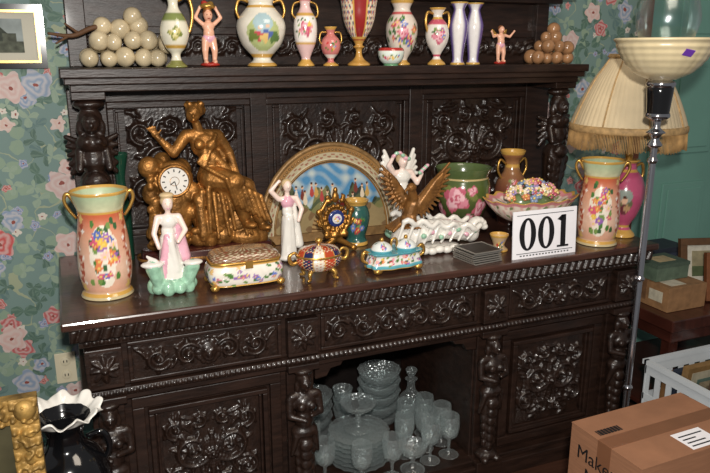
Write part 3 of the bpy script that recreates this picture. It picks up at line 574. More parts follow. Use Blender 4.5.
def turq(th,h):
    return painter((230,228,220),[(0,.1,(205,160,80)),(.1,.28,(96,170,182)),(.85,1,(96,170,182))],[s for k in range(8) for s in bouquet(k*.8,.58,.02,.015,3,.1,.06,.008,60+k)],.1,.06)(th,h)
mb=MB(); mb.lathe([(0,.012),(.082,.012),(.096,.02),(.09,.035),(.086,.055),(.096,.066),(.082,.066),(.0,.064)],160,n=6,sy=.55,sq=3,colfn=turq,ripple=lambda t,h:1+.035*np.cos(10*t))
for x in(-.045,.045):
    mb.lathe([(.032,.064),(.036,.075),(.026,.09),(.01,.098),(0,.1)],48,c=(x,0,0),n=4,colfn=painter((228,232,228),[(0,.3,(96,170,182))],bouquet(-1.7,.6,.015,.008,5,.03,.036,.006,71),.03,.036)); mb.ell((x,0,.105),(.007,.007,.008),1)
mb.tube([(-.01,0,.064),(-.008,0,.1),(.01,0,.1),(.012,0,.064)],.004,1)
for s in(-1,1): mb.tube([(s*.085,0,.06),(s*.108,0,.07),(s*.115,0,.045),(s*.095,0,.03)],[.004,.007,.006,.004],1)
for x in(-.075,.075):
    for y in(-.035,.035): mb.ell((x,y,.01),(.016,.012,.01),1)
mb.build('turquoise_porcelain_inkstand',[PORC,GILT],(1.028,.105,TOP),.05)
# fan
FN=root('framed_painted_fan',(.985,.552,TOP))
def fancol(r,t):
    x=r*np.cos(t); z=r*np.sin(t); nn=np.sin(x*17+3*np.sin(z*9))*np.sin(z*21+2*np.sin(x*11))
    C=np.tile(np.array(lin((182,170,140))),(len(r),1)); m=(r<.80)
    sky=np.array(lin((80,136,178))); cl=np.array(lin((196,204,196))); w=np.clip(.3+.6*nn,0,1)[:,None]; SK=sky*(1-w)+cl*w; C[m]=SK[m]
    tr=m&((z+.12*np.sin(x*13)+.05*np.sin(x*37))<.42); C[tr]=lin((84,92,66)); C[tr&(nn>.2)]=lin((126,124,82)); C[tr&(nn<-.5)]=lin((56,62,52))
    g=m&(z+.04*np.sin(x*20)<.26); C[g]=lin((150,132,96)); C[g&(nn>.3)]=lin((122,98,70))
    R2=random.Random(5)
    for k in range(15):
        px=-.5+k*.072+R2.uniform(-.02,.02); pz=R2.uniform(.3,.5); c=R2.choice([(176,74,70),(222,206,180),(70,80,120),(200,160,90),(120,60,50),(230,220,205)])
        C[m&((((x-px)/(.02+.014*np.clip((pz-z)/.06+.5,0,1)))**2+((z-pz)/.065)**2)<1)]=lin(c); C[m&(((x-px)**2+(z-pz-.085)**2)<.018**2)]=lin((224,184,152)); C[m&(((x-px)**2+(z-pz-.098)**2)<.014**2)]=lin((80,50,35))
    C[(r>.80)&(r<.82)]=lin((140,102,56)); C[(r>.82)&(r<.855)]=lin((206,196,168)); C[(r>.865)&(r<.91)&((np.sin(t*50)*np.sin(r*120))>.2)]=lin((150,100,80)); C[(r>.925)]=lin((150,112,66)); C[r<.3]=lin((170,140,96)); C[(r<.3)&(np.sin(t*36)>.3)]=lin((110,80,50)); return C
nr,ntt=110,260; rr=np.linspace(.14,1,nr); tt=np.linspace(0,pi,ntt); RR,TTm=np.meshgrid(rr,tt,indexing='ij')
V=np.stack([RR*np.cos(TTm)*.284,np.where(RR>.83,-.012,0)*1.0,RR*np.sin(TTm)*.325+.03],-1).reshape(-1,3)
F=[(i*ntt+j,(i+1)*ntt+j,(i+1)*ntt+j+1,i*ntt+j+1) for i in range(nr-1) for j in range(ntt-1)]
mb=MB(); mb.add(V,F,0,False,fancol(RR.ravel(),TTm.ravel()))
mb.tube([(.289*math.cos(a),-.006,.03+.33*math.sin(a)) for a in np.linspace(0,pi,31)],.010,1,n=2); mb.tube([(.236*math.cos(a),-.012,.03+.27*math.sin(a)) for a in np.linspace(0,pi,31)],.004,1,n=2)
for a in np.linspace(0.02,pi-.02,60): mb.ell((.272*math.cos(a),-.013,.03+.311*math.sin(a)),(.005,.004,.005),1,8)
mb.box(-.298,.298,-.02,.012,0,.032,1); mb.poly([(.284*math.cos(a),.03+.325*math.sin(a)) for a in np.linspace(0,pi,25)],.004,.012,2)
o=mb.build('fan_and_frame',[PORC,M('aged_gilt_wood',(140,108,68),.45,metal=.3,var=.4,vs=30,bump=.3),BLACKIN],parent=FN); o.rotation_euler=(-.09,0,0)
vase('teal_porcelain_vase',[(0,0),(.04,0),(.043,.01),(.034,.03),(.044,.07),(.05,.105),(.044,.135),(.036,.15),(.046,.168),(.04,.165),(.03,.13)],(1.035,.44,TOP),n=6,seg=96,colfn=painter((46,92,86),[(0,.08,(205,160,80)),(.9,1,(205,160,80))],bouquet(FR,.5,.03,.03,8,.05,.17,.012,91),.05,.17))
P=[]
for s in(-1,1):
    P+=[('c',(0,0,.05),(s*.06,-.01,.018),.012,.008,0),('e',(s*.066,-.01,.012),(.013,.011,.012),0),('c',(s*.02,0,.06),(s*.05,0,.1),.01,.007,0),('c',(s*.05,0,.1),(s*.058,0,.14),.007,.008,0),('e',(s*.062,0,.15),(.012,.009,.012),0),('c',(s*.05,0,.16),(s*.03,0,.195),.008,.006,0),('e',(s*.03,0,.2),(.009,.007,.011),0),('e',(s*.035,-.005,.065),(.012,.009,.012),0),('c',(s*.06,0,.1),(s*.07,0,.12),.006,.004,0)]
for k in range(14):
    a=k*2*pi/14; P.append(('e',(.04*math.cos(a),0,.125+.044*math.sin(a)),(.009,.01,.009),0))
P+=[('e',(0,.004,.125),(.042,.01,.045),0),('e',(0,0,.2),(.014,.01,.02),0),('e',(0,0,.225),(.009,.008,.013),0),('e',(0,0,.06),(.02,.014,.02),0),('e',(-.025,0,.188),(.01,.01,.01),0),('e',(.025,0,.188),(.01,.01,.01),0)]
RC=root('gilt_rococo_clock',(.925,.37,TOP)); sculpt('rococo_case',P,[GOLD],.0027,1,RC)
mb=MB(); TT=Matrix.Translation((0,-.011,.125))@Matrix.Rotation(pi/2,4,'X')
mb.lathe([(0,0.006),(.016,.005),(.028,.002),(.031,-.002)],40,n=3,T=TT,col=(34,50,110)); mb.lathe([(0,.0075),(.018,.0055)],24,T=TT,col=(215,215,215))
for k in range(6): mb.ell((.008*math.cos(k),-.0185,.125+.008*math.sin(k)),(.004,.002,.004),0,8,col=random.choice(PAL))
mb.build('clock_face',[PORC],parent=RC)
# nautilus + eagle
NC=root('nautilus_eagle_centrepiece',(1.235,.245,TOP))
P=[('e',(0,0,.015),(.13,.052,.016),0),('e',(-.08,0,.02),(.05,.045,.018),0)]
for k in range(16):
    a=k/15; P.append(('e',(-.115+.285*a,-.005,.06+.028*math.sin(a*3)-.012*a),(.032,.05-.012*a,.046-.014*a),0,(0,.3,0)))
pv=None
for k in range(27):
    a=k/26; z=.132-.05*a+.009*math.sin(k*1.25); p=(-.125+.31*a,-.052-.006*math.sin(k*.9),z)
    if pv: P.append(('c',pv,p,.010,.010,0)); P.append(('c',(pv[0],.042,pv[2]+.008),(p[0],.042,p[2]+.008),.010,.010,0))
    if k%3==0: P.append(('c',p,(p[0]-.03,-.05,.045),.0065,.005,0))
    pv=p
for k in range(11):
    a=k/10*4.6; r=.034*(1-k/14); P.append(('e',(.19+r*math.cos(a),-.01,.075+r*math.sin(a)),(.014,.022,.014),0))
for k in range(9): P.append(('e',(-.13+.03*k,-.048,.014+.004*(k%2)),(.02,.016,.014),0))
for k in range(7): a=k*1.05; P.append(('e',(-.05+.035*k,-.056,.075+.012*math.sin(a*2)),(.009,.008,.009),1 if k%2 else 2))
sculpt('nautilus_shell',P,[WHITE,PINKP,MINT],.0034,1,NC)
P=[('c',(-.095,-.015,.13),(-.075,-.02,.185),.026,.03,0),('c',(-.075,-.022,.19),(-.092,-.04,.238),.022,.014,0),('e',(-.096,-.044,.25),(.019,.016,.016),0),('c',(-.108,-.05,.25),(-.125,-.058,.244),.008,.005,0),('c',(-.125,-.058,.244),(-.129,-.06,.234),.005,.002,0),('e',(-.1,-.058,.256),(.004,.004,.004),0),
 ('c',(-.085,-.035,.14),(-.08,-.045,.11),.015,.009,0),('c',(-.105,-.02,.14),(-.11,-.03,.11),.015,.009,0)]
for q in range(3):
    P.append(('c',(-.08,-.045,.112),(-.09+.012*q,-.062,.106),.005,.003,0)); P.append(('c',(-.11,-.03,.112),(-.12+.012*q,-.048,.106),.005,.003,0))
for k in range(5): P.append(('c',(-.10,-.0+.006*k,.125),(-.15,-.02+.015*k,.095),.010,.006,0))
def wing(sh,wr,tipa,L0,y,n=11):
    P.append(('c',sh,wr,.018,.011,0))
    for k in range(n):
        a=k/(n-1); b=(sh[0]+(wr[0]-sh[0])*a,y,sh[2]+(wr[2]-sh[2])*a); ang=tipa[0]+(tipa[1]-tipa[0])*a; L_=L0*(.55+.45*a)
        e=(b[0]+L_*math.cos(ang),y-.006+.012*a,b[2]+L_*math.sin(ang)); P.append(('c',b,e,.0095,.0042,0)); 
        P.append(('c',(b[0],y-.009,b[2]),(b[0]+.45*L_*math.cos(ang),y-.011,b[2]+.45*L_*math.sin(ang)),.0085,.0055,0))
wing((-.065,-.03,.185),(-.005,-.035,.262),(-1.25,.75),.088,-.034,13)
wing((-.09,.005,.19),(-.135,.012,.268),(-1.9,-4.0),.07,.012,11)
sculpt('brown_gilt_eagle',P,[EAGLE],.0028,1,NC)
P=[('e',(0,0,.02),(.055,.045,.022),2)]+[('e',(.045*math.cos(k),.035*math.sin(k),.03),(.02,.018,.018),2) for k in range(8)]
P+=[('c',(0,0,.03),(0,0,.15),.042,.028,0),('c',(.02,-.01,.04),(.01,-.02,.15),.02,.012,0),('e',(0,0,.19),(.028,.022,.04),0),('e',(0,0,.235),(.032,.022,.028),0),('c',(-.033,0,.25),(.033,0,.25),.012,.012,1),('c',(-.035,0,.25),(-.06,-.01,.28),.011,.009,1),('c',(-.06,-.01,.28),(-.045,-.02,.315),.009,.006,1),
 ('c',(.035,0,.25),(.055,-.01,.21),.011,.009,1),('c',(.055,-.01,.21),(.07,-.02,.245),.009,.006,1),('e',(.0,-.003,.292),(.018,.019,.024),1),('e',(0,.006,.3),(.023,.02,.021),3),('c',(0,0,.25),(0,0,.275),.01,.01,1),('e',(0,-.022,.29),(.003,.005,.005),1)]
for s in(-1,1):
    for k in range(5): P.append(('c',(s*.02,.02,.235),(s*(.075-.004*k),.03,.24+.022*k),.011,.007,0))
for k in range(6): P.append(('e',(-.045+.012*k,-.02,.315+.012*math.sin(k)),(.009,.008,.007),2 if k%2 else 4)); P.append(('e',(.06+.006*k,-.022,.25+.005*k),(.008,.008,.007),4 if k%2 else 2))
sculpt('porcelain_angel_figurine',P,[WHITE,PBIS,MINT,FHAIR,PINKP],.0034,1,loc=(1.215,.425,TOP),scale=1.04)
# jardiniere
JS=[(FR+.28*k-1.8,.15+.6*abs(math.sin(k*2.1)),.03,[(58,78,40),(120,128,70),(84,100,48)][k%3],2) for k in range(14)]
for t,h,r in ((FR-.45,.56,.058),(FR+.55,.42,.04),(FR-1.3,.35,.036),(FR+.1,.26,.026),(FR+1.3,.6,.045),(FR+.15,.7,.022)): JS+=rose(t,h,r)
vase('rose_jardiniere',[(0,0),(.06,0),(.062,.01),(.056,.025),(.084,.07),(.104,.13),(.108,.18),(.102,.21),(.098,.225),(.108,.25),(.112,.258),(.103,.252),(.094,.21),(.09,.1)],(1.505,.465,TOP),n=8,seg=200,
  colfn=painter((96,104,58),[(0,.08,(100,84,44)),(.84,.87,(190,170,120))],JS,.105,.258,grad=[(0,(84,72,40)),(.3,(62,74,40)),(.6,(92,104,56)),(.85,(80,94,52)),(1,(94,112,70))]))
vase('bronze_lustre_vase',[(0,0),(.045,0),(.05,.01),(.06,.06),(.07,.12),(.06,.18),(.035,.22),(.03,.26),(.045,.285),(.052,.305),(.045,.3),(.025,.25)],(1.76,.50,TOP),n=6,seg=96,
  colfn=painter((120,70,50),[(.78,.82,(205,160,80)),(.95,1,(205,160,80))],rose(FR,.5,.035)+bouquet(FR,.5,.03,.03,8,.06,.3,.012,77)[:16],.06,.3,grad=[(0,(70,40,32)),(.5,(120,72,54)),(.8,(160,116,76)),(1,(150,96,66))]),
  handles=[([(s*.03,0,.25),(s*.06,0,.27),(s*.07,0,.23),(s*.05,0,.19)],.005) for s in(-1,1)])
# compote
mb=MB()
mb.lathe([(0,0),(.06,0),(.062,.01),(.035,.025),(.02,.045),(.018,.06),(.03,.072),(.026,.08)],64,n=5,colfn=painter((236,222,208),[(0,.1,(205,160,80)),(.5,.6,(205,160,80))]))
def cmp_(t,h):
    C=np.tile(np.array(lin((236,220,204))),(len(t),1)); C[(np.sin(t*32)*np.sin(h*14))>.3]=lin((226,182,172)); C[(np.sin(t*16)*np.sin(h*9+1))<-.8]=lin((120,140,90)); C[h>.86]=lin((214,140,144)); C[h>.96]=lin((205,160,80)); return C
mb.lathe([(.02,.072),(.07,.078),(.12,.096),(.16,.126),(.185,.158),(.195,.170),(.185,.168),(.13,.14),(0,.115)],192,n=7,sy=.62,colfn=cmp_,ripple=lambda t,h:1+.03*np.cos(16*t)*h,zr=lambda t,h:.004*np.cos(16*t)*h)
R3=random.Random(3); FP=[(224,150,160),(196,96,116),(232,206,140),(212,140,92),(160,140,186),(240,228,205),(130,150,180),(190,90,90),(240,206,180)]
mb.ell((0,0,.15),(.10,.058,.06),0,24,col=(110,130,84))
for k in range(95):
    a=R3.uniform(0,6.28); q=math.sqrt(R3.random())*.98; x,y=q*.112*math.cos(a),q*.066*math.sin(a); z=.150+.078*math.sqrt(max(0,1-q*q))+R3.uniform(-.002,.006); c=R3.choice(FP); tl=q*1.0
    if k%3==0: 
        for j in range(3): mb.ell((x+.010*math.cos(j*2),y+.010*math.sin(j*2),z-.002),(.013,.006,.004),0,6,rot=(0,.3,j*2),col=R3.choice([(86,118,60),(130,150,90)]))
    r=R3.uniform(.006,.0105); Rm=Matrix.Translation((x,y,z))@Matrix.Rotation(tl,4,Vector((-math.sin(a),math.cos(a),0)))
    for j in range(5):
        pc=Rm@Vector((r*math.cos(j*1.257),r*math.sin(j*1.257),0)); mb.ell(tuple(pc),(r*.9,r*.9,r*.7),0,7,col=c)
    pc=Rm@Vector((0,0,r*.6)); mb.ell(tuple(pc),(r*.5,r*.5,r*.5),0,6,col=(236,206,110))
mb.build('porcelain_flower_compote',[PORC,GILT],(1.665,.235,TOP))
mb=MB(); mb.lathe([(0,0),(.03,0),(.032,.008),(.02,.02),(.028,.045),(.034,.06),(.03,.06),(.015,.03)],48,n=5,colfn=painter((200,170,130),[(0,.15,(205,160,80)),(.85,1,(205,160,80))],bouquet(FR,.5,.02,.01,5,.03,.06,.008,99),.03,.06)); mb.build('small_gilt_cup',[PORC,GILT],(1.475,.155,TOP))
mb=MB()
for k in range(6):
    T=Matrix.Translation((random.uniform(-.004,.004),random.uniform(-.004,.004),k*.0075))@Matrix.Rotation(random.uniform(-.05,.05),4,'Z')
    mb.box(-.058,.058,-.058,.058,0,.003,0,T)
    for a in [(-.06,.06,-.06,-.055),(-.06,.06,.055,.06),(-.06,-.055,-.055,.055),(.055,.06,-.055,.055)]: mb.box(a[0],a[1],a[2],a[3],.001,.0055,1,T)
mb.build('coaster_stack',[M('dark_leather',(45,38,34),.5,var=.3),M('dull_silver',(176,172,164),.3,metal=.7)],(1.345,.092,TOP),.12,bevel=.0008)
# numbered card
CD=root('lot_number_card',(1.585,.035,TOP),0); w,h=.27,.168
mb=MB(); mb.box(-w/2,w/2,-.002,.002,0,h); mb.box(-.03,.03,.0,.04,0,.003)
o=mb.build('card_board',[PAPER],parent=CD); o.rotation_euler=(-.06,0,0)
mb=MB()
def ring(cx,cz,ax,az,bx,bz):
    n=40; V=[];F=[]
    for k in range(n):
        a=2*pi*k/n; V+=[(cx+ax*math.cos(a),-.0028,cz+az*math.sin(a)),(cx+bx*math.cos(a),-.0028,cz+bz*math.sin(a))]
    for k in range(n): a=2*k;b=2*((k+1)%n); F.append((a+1,a,b,b+1))
    mb.add(V,F,0,False)
for cx in(-.074,.004): ring(cx,.085,.035,.058,.0135,.05)
mb.box(.066,.088,-.0032,-.0028,.032,.142); mb.box(.052,.102,-.0032,-.0028,.027,.034); mb.poly([(.05,.128),(.070,.143),(.088,.143),(.072,.128),(.070,.12)],-.0032,-.0028)
mb.box(-.12,.12,-.0032,-.0028,.017,.019); mb.box(-.12,.12,-.0032,-.0028,.152,.154)
for k in range(16): mb.box(-.105+.0134*k,-.098+.0134*k,-.0032,-.0028,.008,.012)
o=mb.build('printed_numerals',[BLKM],parent=CD); o.rotation_euler=(-.06,0,0)

# pink urn lamp
UL=root('porcelain_urn_lamp',(2.042,.15,TOP))
mb=MB(); S=[]
for q in (-2.35,-2.35+pi): S+=[(q,.45,.045,(205,160,80),0),(q,.45,.040,(110,110,80),0),(q,.56,.028,(150,160,150),0),(q,.38,.026,(110,50,60),0),(q+.15,.4,.014,(190,150,110),0),(q,.5,.013,(228,185,155),0),(q,.545,.011,(80,46,32),0)]
mb.lathe([(0,0),(.044,0),(.046,.012),(.03,.03),(.026,.045),(.05,.09),(.068,.15),(.07,.19),(.055,.235),(.035,.26),(.03,.285),(.042,.3),(0,.302)],128,n=7,colfn=painter((190,84,118),[(0,.1,(205,160,80)),(.13,.16,(205,160,80)),(.84,.88,(205,160,80)),(.96,1,(205,160,80))],S,.068,.3))
for s in(-1,1): mb.tube([(s*.035,0,.27),(s*.068,0,.28),(s*.078,0,.24),(s*.062,0,.2)],[.004,.006,.006,.004],1)
mb.lathe([(.012,.3),(.016,.33),(.008,.35),(.008,.68),(.014,.70),(.008,.715),(0,.72)],20,n=3,mi=1)
mb.build('urn_base',[PORC,GILT],parent=UL)
mb=MB(); SHD=M('pleated_silk_shade',(212,192,156),.8,var=.14,vs=8); FRG=M('silk_fringe',(164,128,80),.85,var=.35,vs=30); FRG2=M('shade_braid',(180,146,98),.7,var=.3,vs=60)
def scal(t,h): return 1+.010*np.cos(64*t)+.03*(np.abs(np.cos(4*t))-.6)*(1-h)*(h>.0)
mb.lathe([(.085,.675),(.09,.67),(.105,.645),(.135,.60),(.165,.54),(.19,.48),(.207,.43)],192,n=6,ripple=scal)
mb.lathe([(.207,.435),(.214,.43),(.214,.412),(.207,.408)],96,n=2,mi=2); mb.lathe([(.085,.673),(.094,.68),(.087,.69),(.08,.68)],64,mi=2)
for k in range(8):
    a=k*pi/4+pi/8; pts=[]
    for (r,z) in [(.09,.67),(.105,.645),(.135,.60),(.165,.54),(.19,.48),(.207,.43)]: pts.append((r*1.003*math.cos(a),r*1.003*math.sin(a),z))
    mb.tube(pts,.003,2,seg=6,n=3)
for k in range(250):
    a=2*pi*k/250; L_=.055+.012*abs(math.cos(4*a))+.003*math.sin(k*2.3); mb.tube([(.21*math.cos(a),.21*math.sin(a),.412),(.213*math.cos(a+.006*math.sin(k)),.213*math.sin(a+.006*math.sin(k)),.412-L_)],[.0018,.0026],1,seg=4,n=1)
mb.build('fringed_shade',[SHD,FRG,FRG2],(0,.025,.0),parent=UL)
# torchiere
FL=root('torchiere_floor_lamp',(1.80,-.20,0))
mb=MB(); mb.lathe([(0,0),(.12,0),(.12,.012),(.11,.025),(.05,.04),(.02,.06),(.011,.08),(.011,1.26)],48,mi=0)
for z in(.4,.8,1.2): mb.lathe([(.011,z),(.017,z+.01),(.011,z+.02)],32,n=4)
mb.lathe([(.011,1.25),(.024,1.258),(.02,1.268),(.013,1.28),(.022,1.295),(.03,1.30),(.013,1.315),(.013,1.34)],32,n=3)
mb.lathe([(.015,1.335),(.034,1.345),(.038,1.352),(.036,1.36)],32,n=2); mb.lathe([(.034,1.357),(.037,1.40),(.04,1.44),(.03,1.45)],32,mi=1,n=2); mb.lathe([(.039,1.44),(.045,1.45),(.04,1.46),(.01,1.462)],32)
mb.build('lamp_stand',[CHROME,BLACK],parent=FL)
mb=MB(); OPAL=M('cream_opal_glass',(212,196,158),.28,coat=.4,var=.06)
mb.lathe([(.03,1.462),(.05,1.468),(.085,1.485),(.118,1.52),(.138,1.555),(.146,1.575),(.15,1.582),(.143,1.58),(.12,1.53),(.07,1.485),(.0,1.475)],160,n=8,ripple=lambda t,h:1+.012*np.abs(np.sin(12*t))*np.sin(h*3.1)+.008*np.sin(h*40))
mb.lathe([(.147,1.578),(.153,1.584),(.147,1.589),(.142,1.582)],96,n=2)
mb.build('glass_bowl_shade',[OPAL],parent=FL)
mb=MB(); mb.lathe([(.035,1.49),(.04,1.53),(.07,1.57),(.09,1.62),(.092,1.66),(.075,1.72),(.05,1.75),(.045,1.77),(.043,1.77),(.048,1.748),(.072,1.715),(.089,1.66),(.087,1.62),(.067,1.572),(.037,1.53),(.033,1.49)],64,n=4); mb.lathe([(0,1.478),(.036,1.478),(.036,1.49),(.033,1.492)],32)
mb.build('clear_glass_globe',[GLASS2],parent=FL)
mb=MB(); mb.box(-.014,.014,-.001,.001,-.012,.012); o=mb.build('price_tag',[M('purple_sticker',(110,60,170),.5)],(-.045,-.134,1.545),parent=FL); o.rotation_euler=(.75,.2,-.33)

# ================================================================= GLASSWARE
def glass(name,prof,loc,seg=48,n=4,rip=None): mb=MB(); mb.lathe(prof,seg,n=n,ripple=rip); return mb.build(name,[GLASS],loc)
def cut(k,a): return lambda t,h: 1+a*np.cos(k*t)
mb=MB()
for k in range(7): mb.lathe([(0,.002),(.06,.002),(.085,.006),(.108,.018),(.11,.0205),(.085,.010),(.06,.006),(0,.006)],72,c=(random.uniform(-.004,.004),0,k*.018),n=2,ripple=cut(18,.02))
mb.build('glass_plate_stack',[GLASS],(.95,.22,.08))
glass('glass_compote',[(0,0),(.045,0),(.046,.004),(.015,.012),(.01,.03),(.012,.06),(.03,.075),(.055,.09),(.066,.11),(.063,.11),(.05,.094),(.0,.078)],(.95,.22,.211),rip=cut(16,.015))
def bowlp(r,h): return [(0,0),(r*.45,0),(r*.5,.006),(r*.75,h*.35),(r,h),(r*.96,h),(r*.7,h*.4),(0,.01)]
for (x,y,r,h,n) in ((1.13,.43,.085,.06,5),(.84,.42,.08,.06,4),(1.0,.5,.04,.06,3)):
    for k in range(n): glass('glass_bowl',bowlp(r,h),(x,y,.08+k*.045),rip=cut(14,.03))
gob=[(0,0),(.034,0),(.034,.003),(.008,.01),(.006,.05),(.01,.065),(.03,.085),(.037,.12),(.035,.16),(.033,.16),(.034,.12),(.026,.088),(0,.075)]
for (x,y) in ((1.215,.2),(1.295,.21),(1.28,.125),(1.195,.115),(1.265,.295),(1.125,.19),(1.18,.285),(.79,.29),(.79,.14),(1.02,.075),(.90,.07)): glass('glass_goblet',gob,(x,y,.08),32,rip=cut(12,.03))
glass('glass_candy_dish',[(0,0),(.04,0),(.042,.005),(.012,.02),(.012,.05),(.04,.07),(.052,.1),(.05,.1),(.035,.075),(0,.06)],(1.11,.09,.08),rip=cut(16,.02))
glass('glass_decanter',[(0,0),(.045,0),(.05,.01),(.05,.09),(.02,.13),(.016,.17),(.026,.18),(.012,.19),(.024,.22),(0,.235)],(1.27,.42,.08),rip=cut(12,.02))

# ================================================================= LEFT FOREGROUND
mb=MB(); mb.lathe([(0,.0),(.11,0),(.11,.02),(.03,.04),(.025,.19),(.1,.215),(.105,.235),(0,.235)],40); mb.build('plant_stand',[WOOD],(-.015,-.13,0))
mb=MB(); mb.lathe([(0,0),(.06,0),(.065,.01),(.05,.03),(.07,.09),(.1,.17),(.105,.24),(.085,.3),(.05,.34),(.045,.375),(.055,.4),(.07,.418)],80,n=6)
mb.lathe([(.068,.413),(.082,.425),(.096,.434),(.092,.437),(.08,.430),(.066,.418)],144,n=4,mi=1,zr=lambda t,h:.010*np.sin(9*t)*h,ripple=lambda t,h:1+.05*np.sin(18*t)*h)
mb.lathe([(.066,.418),(.05,.39),(.04,.36)],60,n=3)
for s in(-1,1): mb.tube([(s*.05,0,.35),(s*.09,0,.355),(s*.105,0,.31),(s*.088,0,.27)],[.006,.008,.008,.006],0)
mb.build('ruffled_black_glass_vase',[BLACK,WHITE],(-.015,-.13,.235))
PF=root('ornate_gilt_picture_frame',(-.325,-.36,0)); mb=MB()
W_,H_,B_=.27,.815,.058
mb.box(-W_+.03,W_-.03,-.0,.02,.04,H_-.04,1)
def frame_relief(x0,x1,z0,z1,vert):
    S=[]; L_=(z1-z0) if vert else (x1-x0); n=int(L_/.03)
    for k in range(n):
        t=-L_/2+(k+.5)*L_/n; c=(0,t) if vert else (t,0)
        for q in range(3): leaf(S,c[0],c[1],random.uniform(0,6.28),.022,.006,1.5)
        S.append((c[0],c[1],.008,1.3)); 
        for e in(-.022,.022): S.append(((e,t,.008,.9) if vert else (t,e,.008,.9)))
    relief(mb,x0,x1,z0,z1,-.012,S,.018,.003)
mb.box(-W_,-W_+B_,-.012,.02,0,H_); mb.box(W_-B_,W_,-.012,.02,0,H_); mb.box(-W_+B_,W_-B_,-.012,.02,0,B_); mb.box(-W_+B_,W_-B_,-.012,.02,H_-B_,H_)
frame_relief(-W_,-W_+B_,0,H_,True); frame_relief(W_-B_,W_,0,H_,True); frame_relief(-W_+B_,W_-B_,H_-B_,H_,False); frame_relief(-W_+B_,W_-B_,0,B_,False)
for s in(-1,1): mb.ell((s*(W_-.025),-.02,H_-.025),(.024,.014,.024),0)
o=mb.build('gilt_frame_and_canvas',[FRGOLD,M('dark_oil_painting',(62,58,40),.4,var=.6,vs=8)],parent=PF); o.rotation_euler=(-.05,0,0)
mb=MB(); frame(mb,-.36,.035,1.495,1.695,.70,.018,.022,0); frame(mb,-.342,.017,1.513,1.677,.695,.007,.014,1); mb.box(-.336,.011,.690,.697,1.519,1.671,2)
mb.box(-.30,-.03,.687,.691,1.545,1.65,3); mb.box(-.30,-.03,.6865,.6875,1.545,1.58,4); mb.poly([(-.25,1.58),(-.2,1.62),(-.15,1.6),(-.1,1.63),(-.05,1.58)],.6860,.6868,5); mb.box(-.09,-.05,.6855,.686,1.575,1.605,4)
mb.build('wall_picture',[BLACK,GILT,M('mat_board',(190,186,170),.8),M('print_sky',(140,148,146),.8,var=.2),M('print_ground',(78,82,70),.8,var=.5,vs=50),M('print_hills',(54,60,52),.8,var=.5,vs=60)])

# ================================================================= RIGHT SIDE
CB=root('cardboard_box',(1.365,-.70,0),.03); mb=MB(); bw,bd,bh=.44,.265,.495
mb.box(0,bw,0,bd,0,bh-.004); mb.box(-.001,bw+.001,-.001,bd/2-.002,bh-.004,bh); mb.box(-.001,bw+.001,bd/2+.002,bd+.001,bh-.004,bh); mb.box(0,bw,bd/2-.025,bd/2+.025,bh,bh+.0008,1); mb.box(-.0015,-.0005,bd/2-.025,bd/2+.025,bh-.09,bh,1)
mb.box(.20,.31,.01,.09,bh+.0001,bh+.0012,2)
for k in range(4): mb.box(.21,.30-.02*(k%3),.02+.016*k,.025+.016*k,bh+.0012,bh+.0018,3)
for k in range(14): mb.box(.02+.006*k,.023+.006*k+.002*(k%2),.17,.195,bh,bh+.0015,3)
mb.build('box_body',[CARD,TAPE,PAPER,BLKM],parent=CB,bevel=.0015)
for txt,sz,z,yo in (('Makers',.06,.40,.235),('Mark',.06,.34,.2),('KENTUCKY',.025,.30,.22)):
    cu=bpy.data.curves.new('t','FONT'); cu.body=txt; cu.size=sz; cu.extrude=.0004; t=bpy.data.objects.new('printed_text',cu); sc.collection.objects.link(t)
    cu.materials.append(BLKM); t.parent=CB; t.location=(-.0012,yo,z); t.rotation_euler=(pi/2,0,-pi/2)
mb=MB(); x1,y1,hh=.36,.33,.28
for y in(0,y1-.008): mb.box(0,x1,y,y+.008,0,.05); mb.box(0,x1,y,y+.008,.125,.15); mb.box(0,x1,y,y+.008,hh-.05,hh)
for x in(0,x1-.008): mb.box(x,x+.008,.008,y1-.008,0,.05); mb.box(x,x+.008,.008,y1-.008,.125,.15); mb.box(x,x+.008,.008,y1-.008,hh-.05,hh)
for k in range(7):
    for y in(0,y1-.008): mb.box(k*(x1-.022)/6,k*(x1-.022)/6+.022,y+.001,y+.007,0,hh)
    for x in(0,x1-.008): mb.box(x+.001,x+.007,k*(y1-.022)/6,k*(y1-.022)/6+.022,0,hh)
mb.box(0,x1,0,y1,0,.006); mb.box(-.008,x1+.008,-.008,.01,hh-.014,hh+.004); mb.box(-.008,x1+.008,y1-.01,y1+.008,hh-.014,hh+.004); mb.box(-.008,.01,0,y1,hh-.014,hh+.004); mb.box(x1-.01,x1+.008,0,y1,hh-.014,hh+.004)
WC=root('milk_crate_of_frames',(1.99,-.42,.0)); 
mb2=MB(); mb2.box(0,.36,0,.33,0,.149); mb2.build('lower_carton',[CARD],parent=WC)
mb.build('white_crate',[PLAST],(0,0,.15),parent=WC)
mb=MB()
cols=[(120,84,46),(66,44,30),(120,108,86),(60,76,70),(130,100,60),(36,44,60)]
MATTE=M('printed_matter',vcol=True,rough=.6,var=.35,vs=30)
for k in range(7):
    y=.022+k*.038; T=Matrix.Translation((.015,y,.16))@Matrix.Rotation(.08,4,'X'); hgt=.25+.03*((k*5)%3); c=cols[k%6]
    mb.box(0,.325,0,.026,0,hgt,0,T,c); mb.box(.02,.30,-.001,0,.02,hgt-.02,0,T,(170,162,140)); mb.box(.05,.27,-.002,-.001,.05,hgt-.05,0,T,(90,110,100))
mb.build('picture_frames',[MATTE],parent=WC)
mb=MB(); TW=M('red_brown_table_wood',(58,28,21),.3,coat=.3,var=.4,vs=8,stretch=(6,1,1))
mb.box(2.14,2.95,-.06,.60,.50,.548); mb.box(2.155,2.935,-.045,.59,.45,.50)
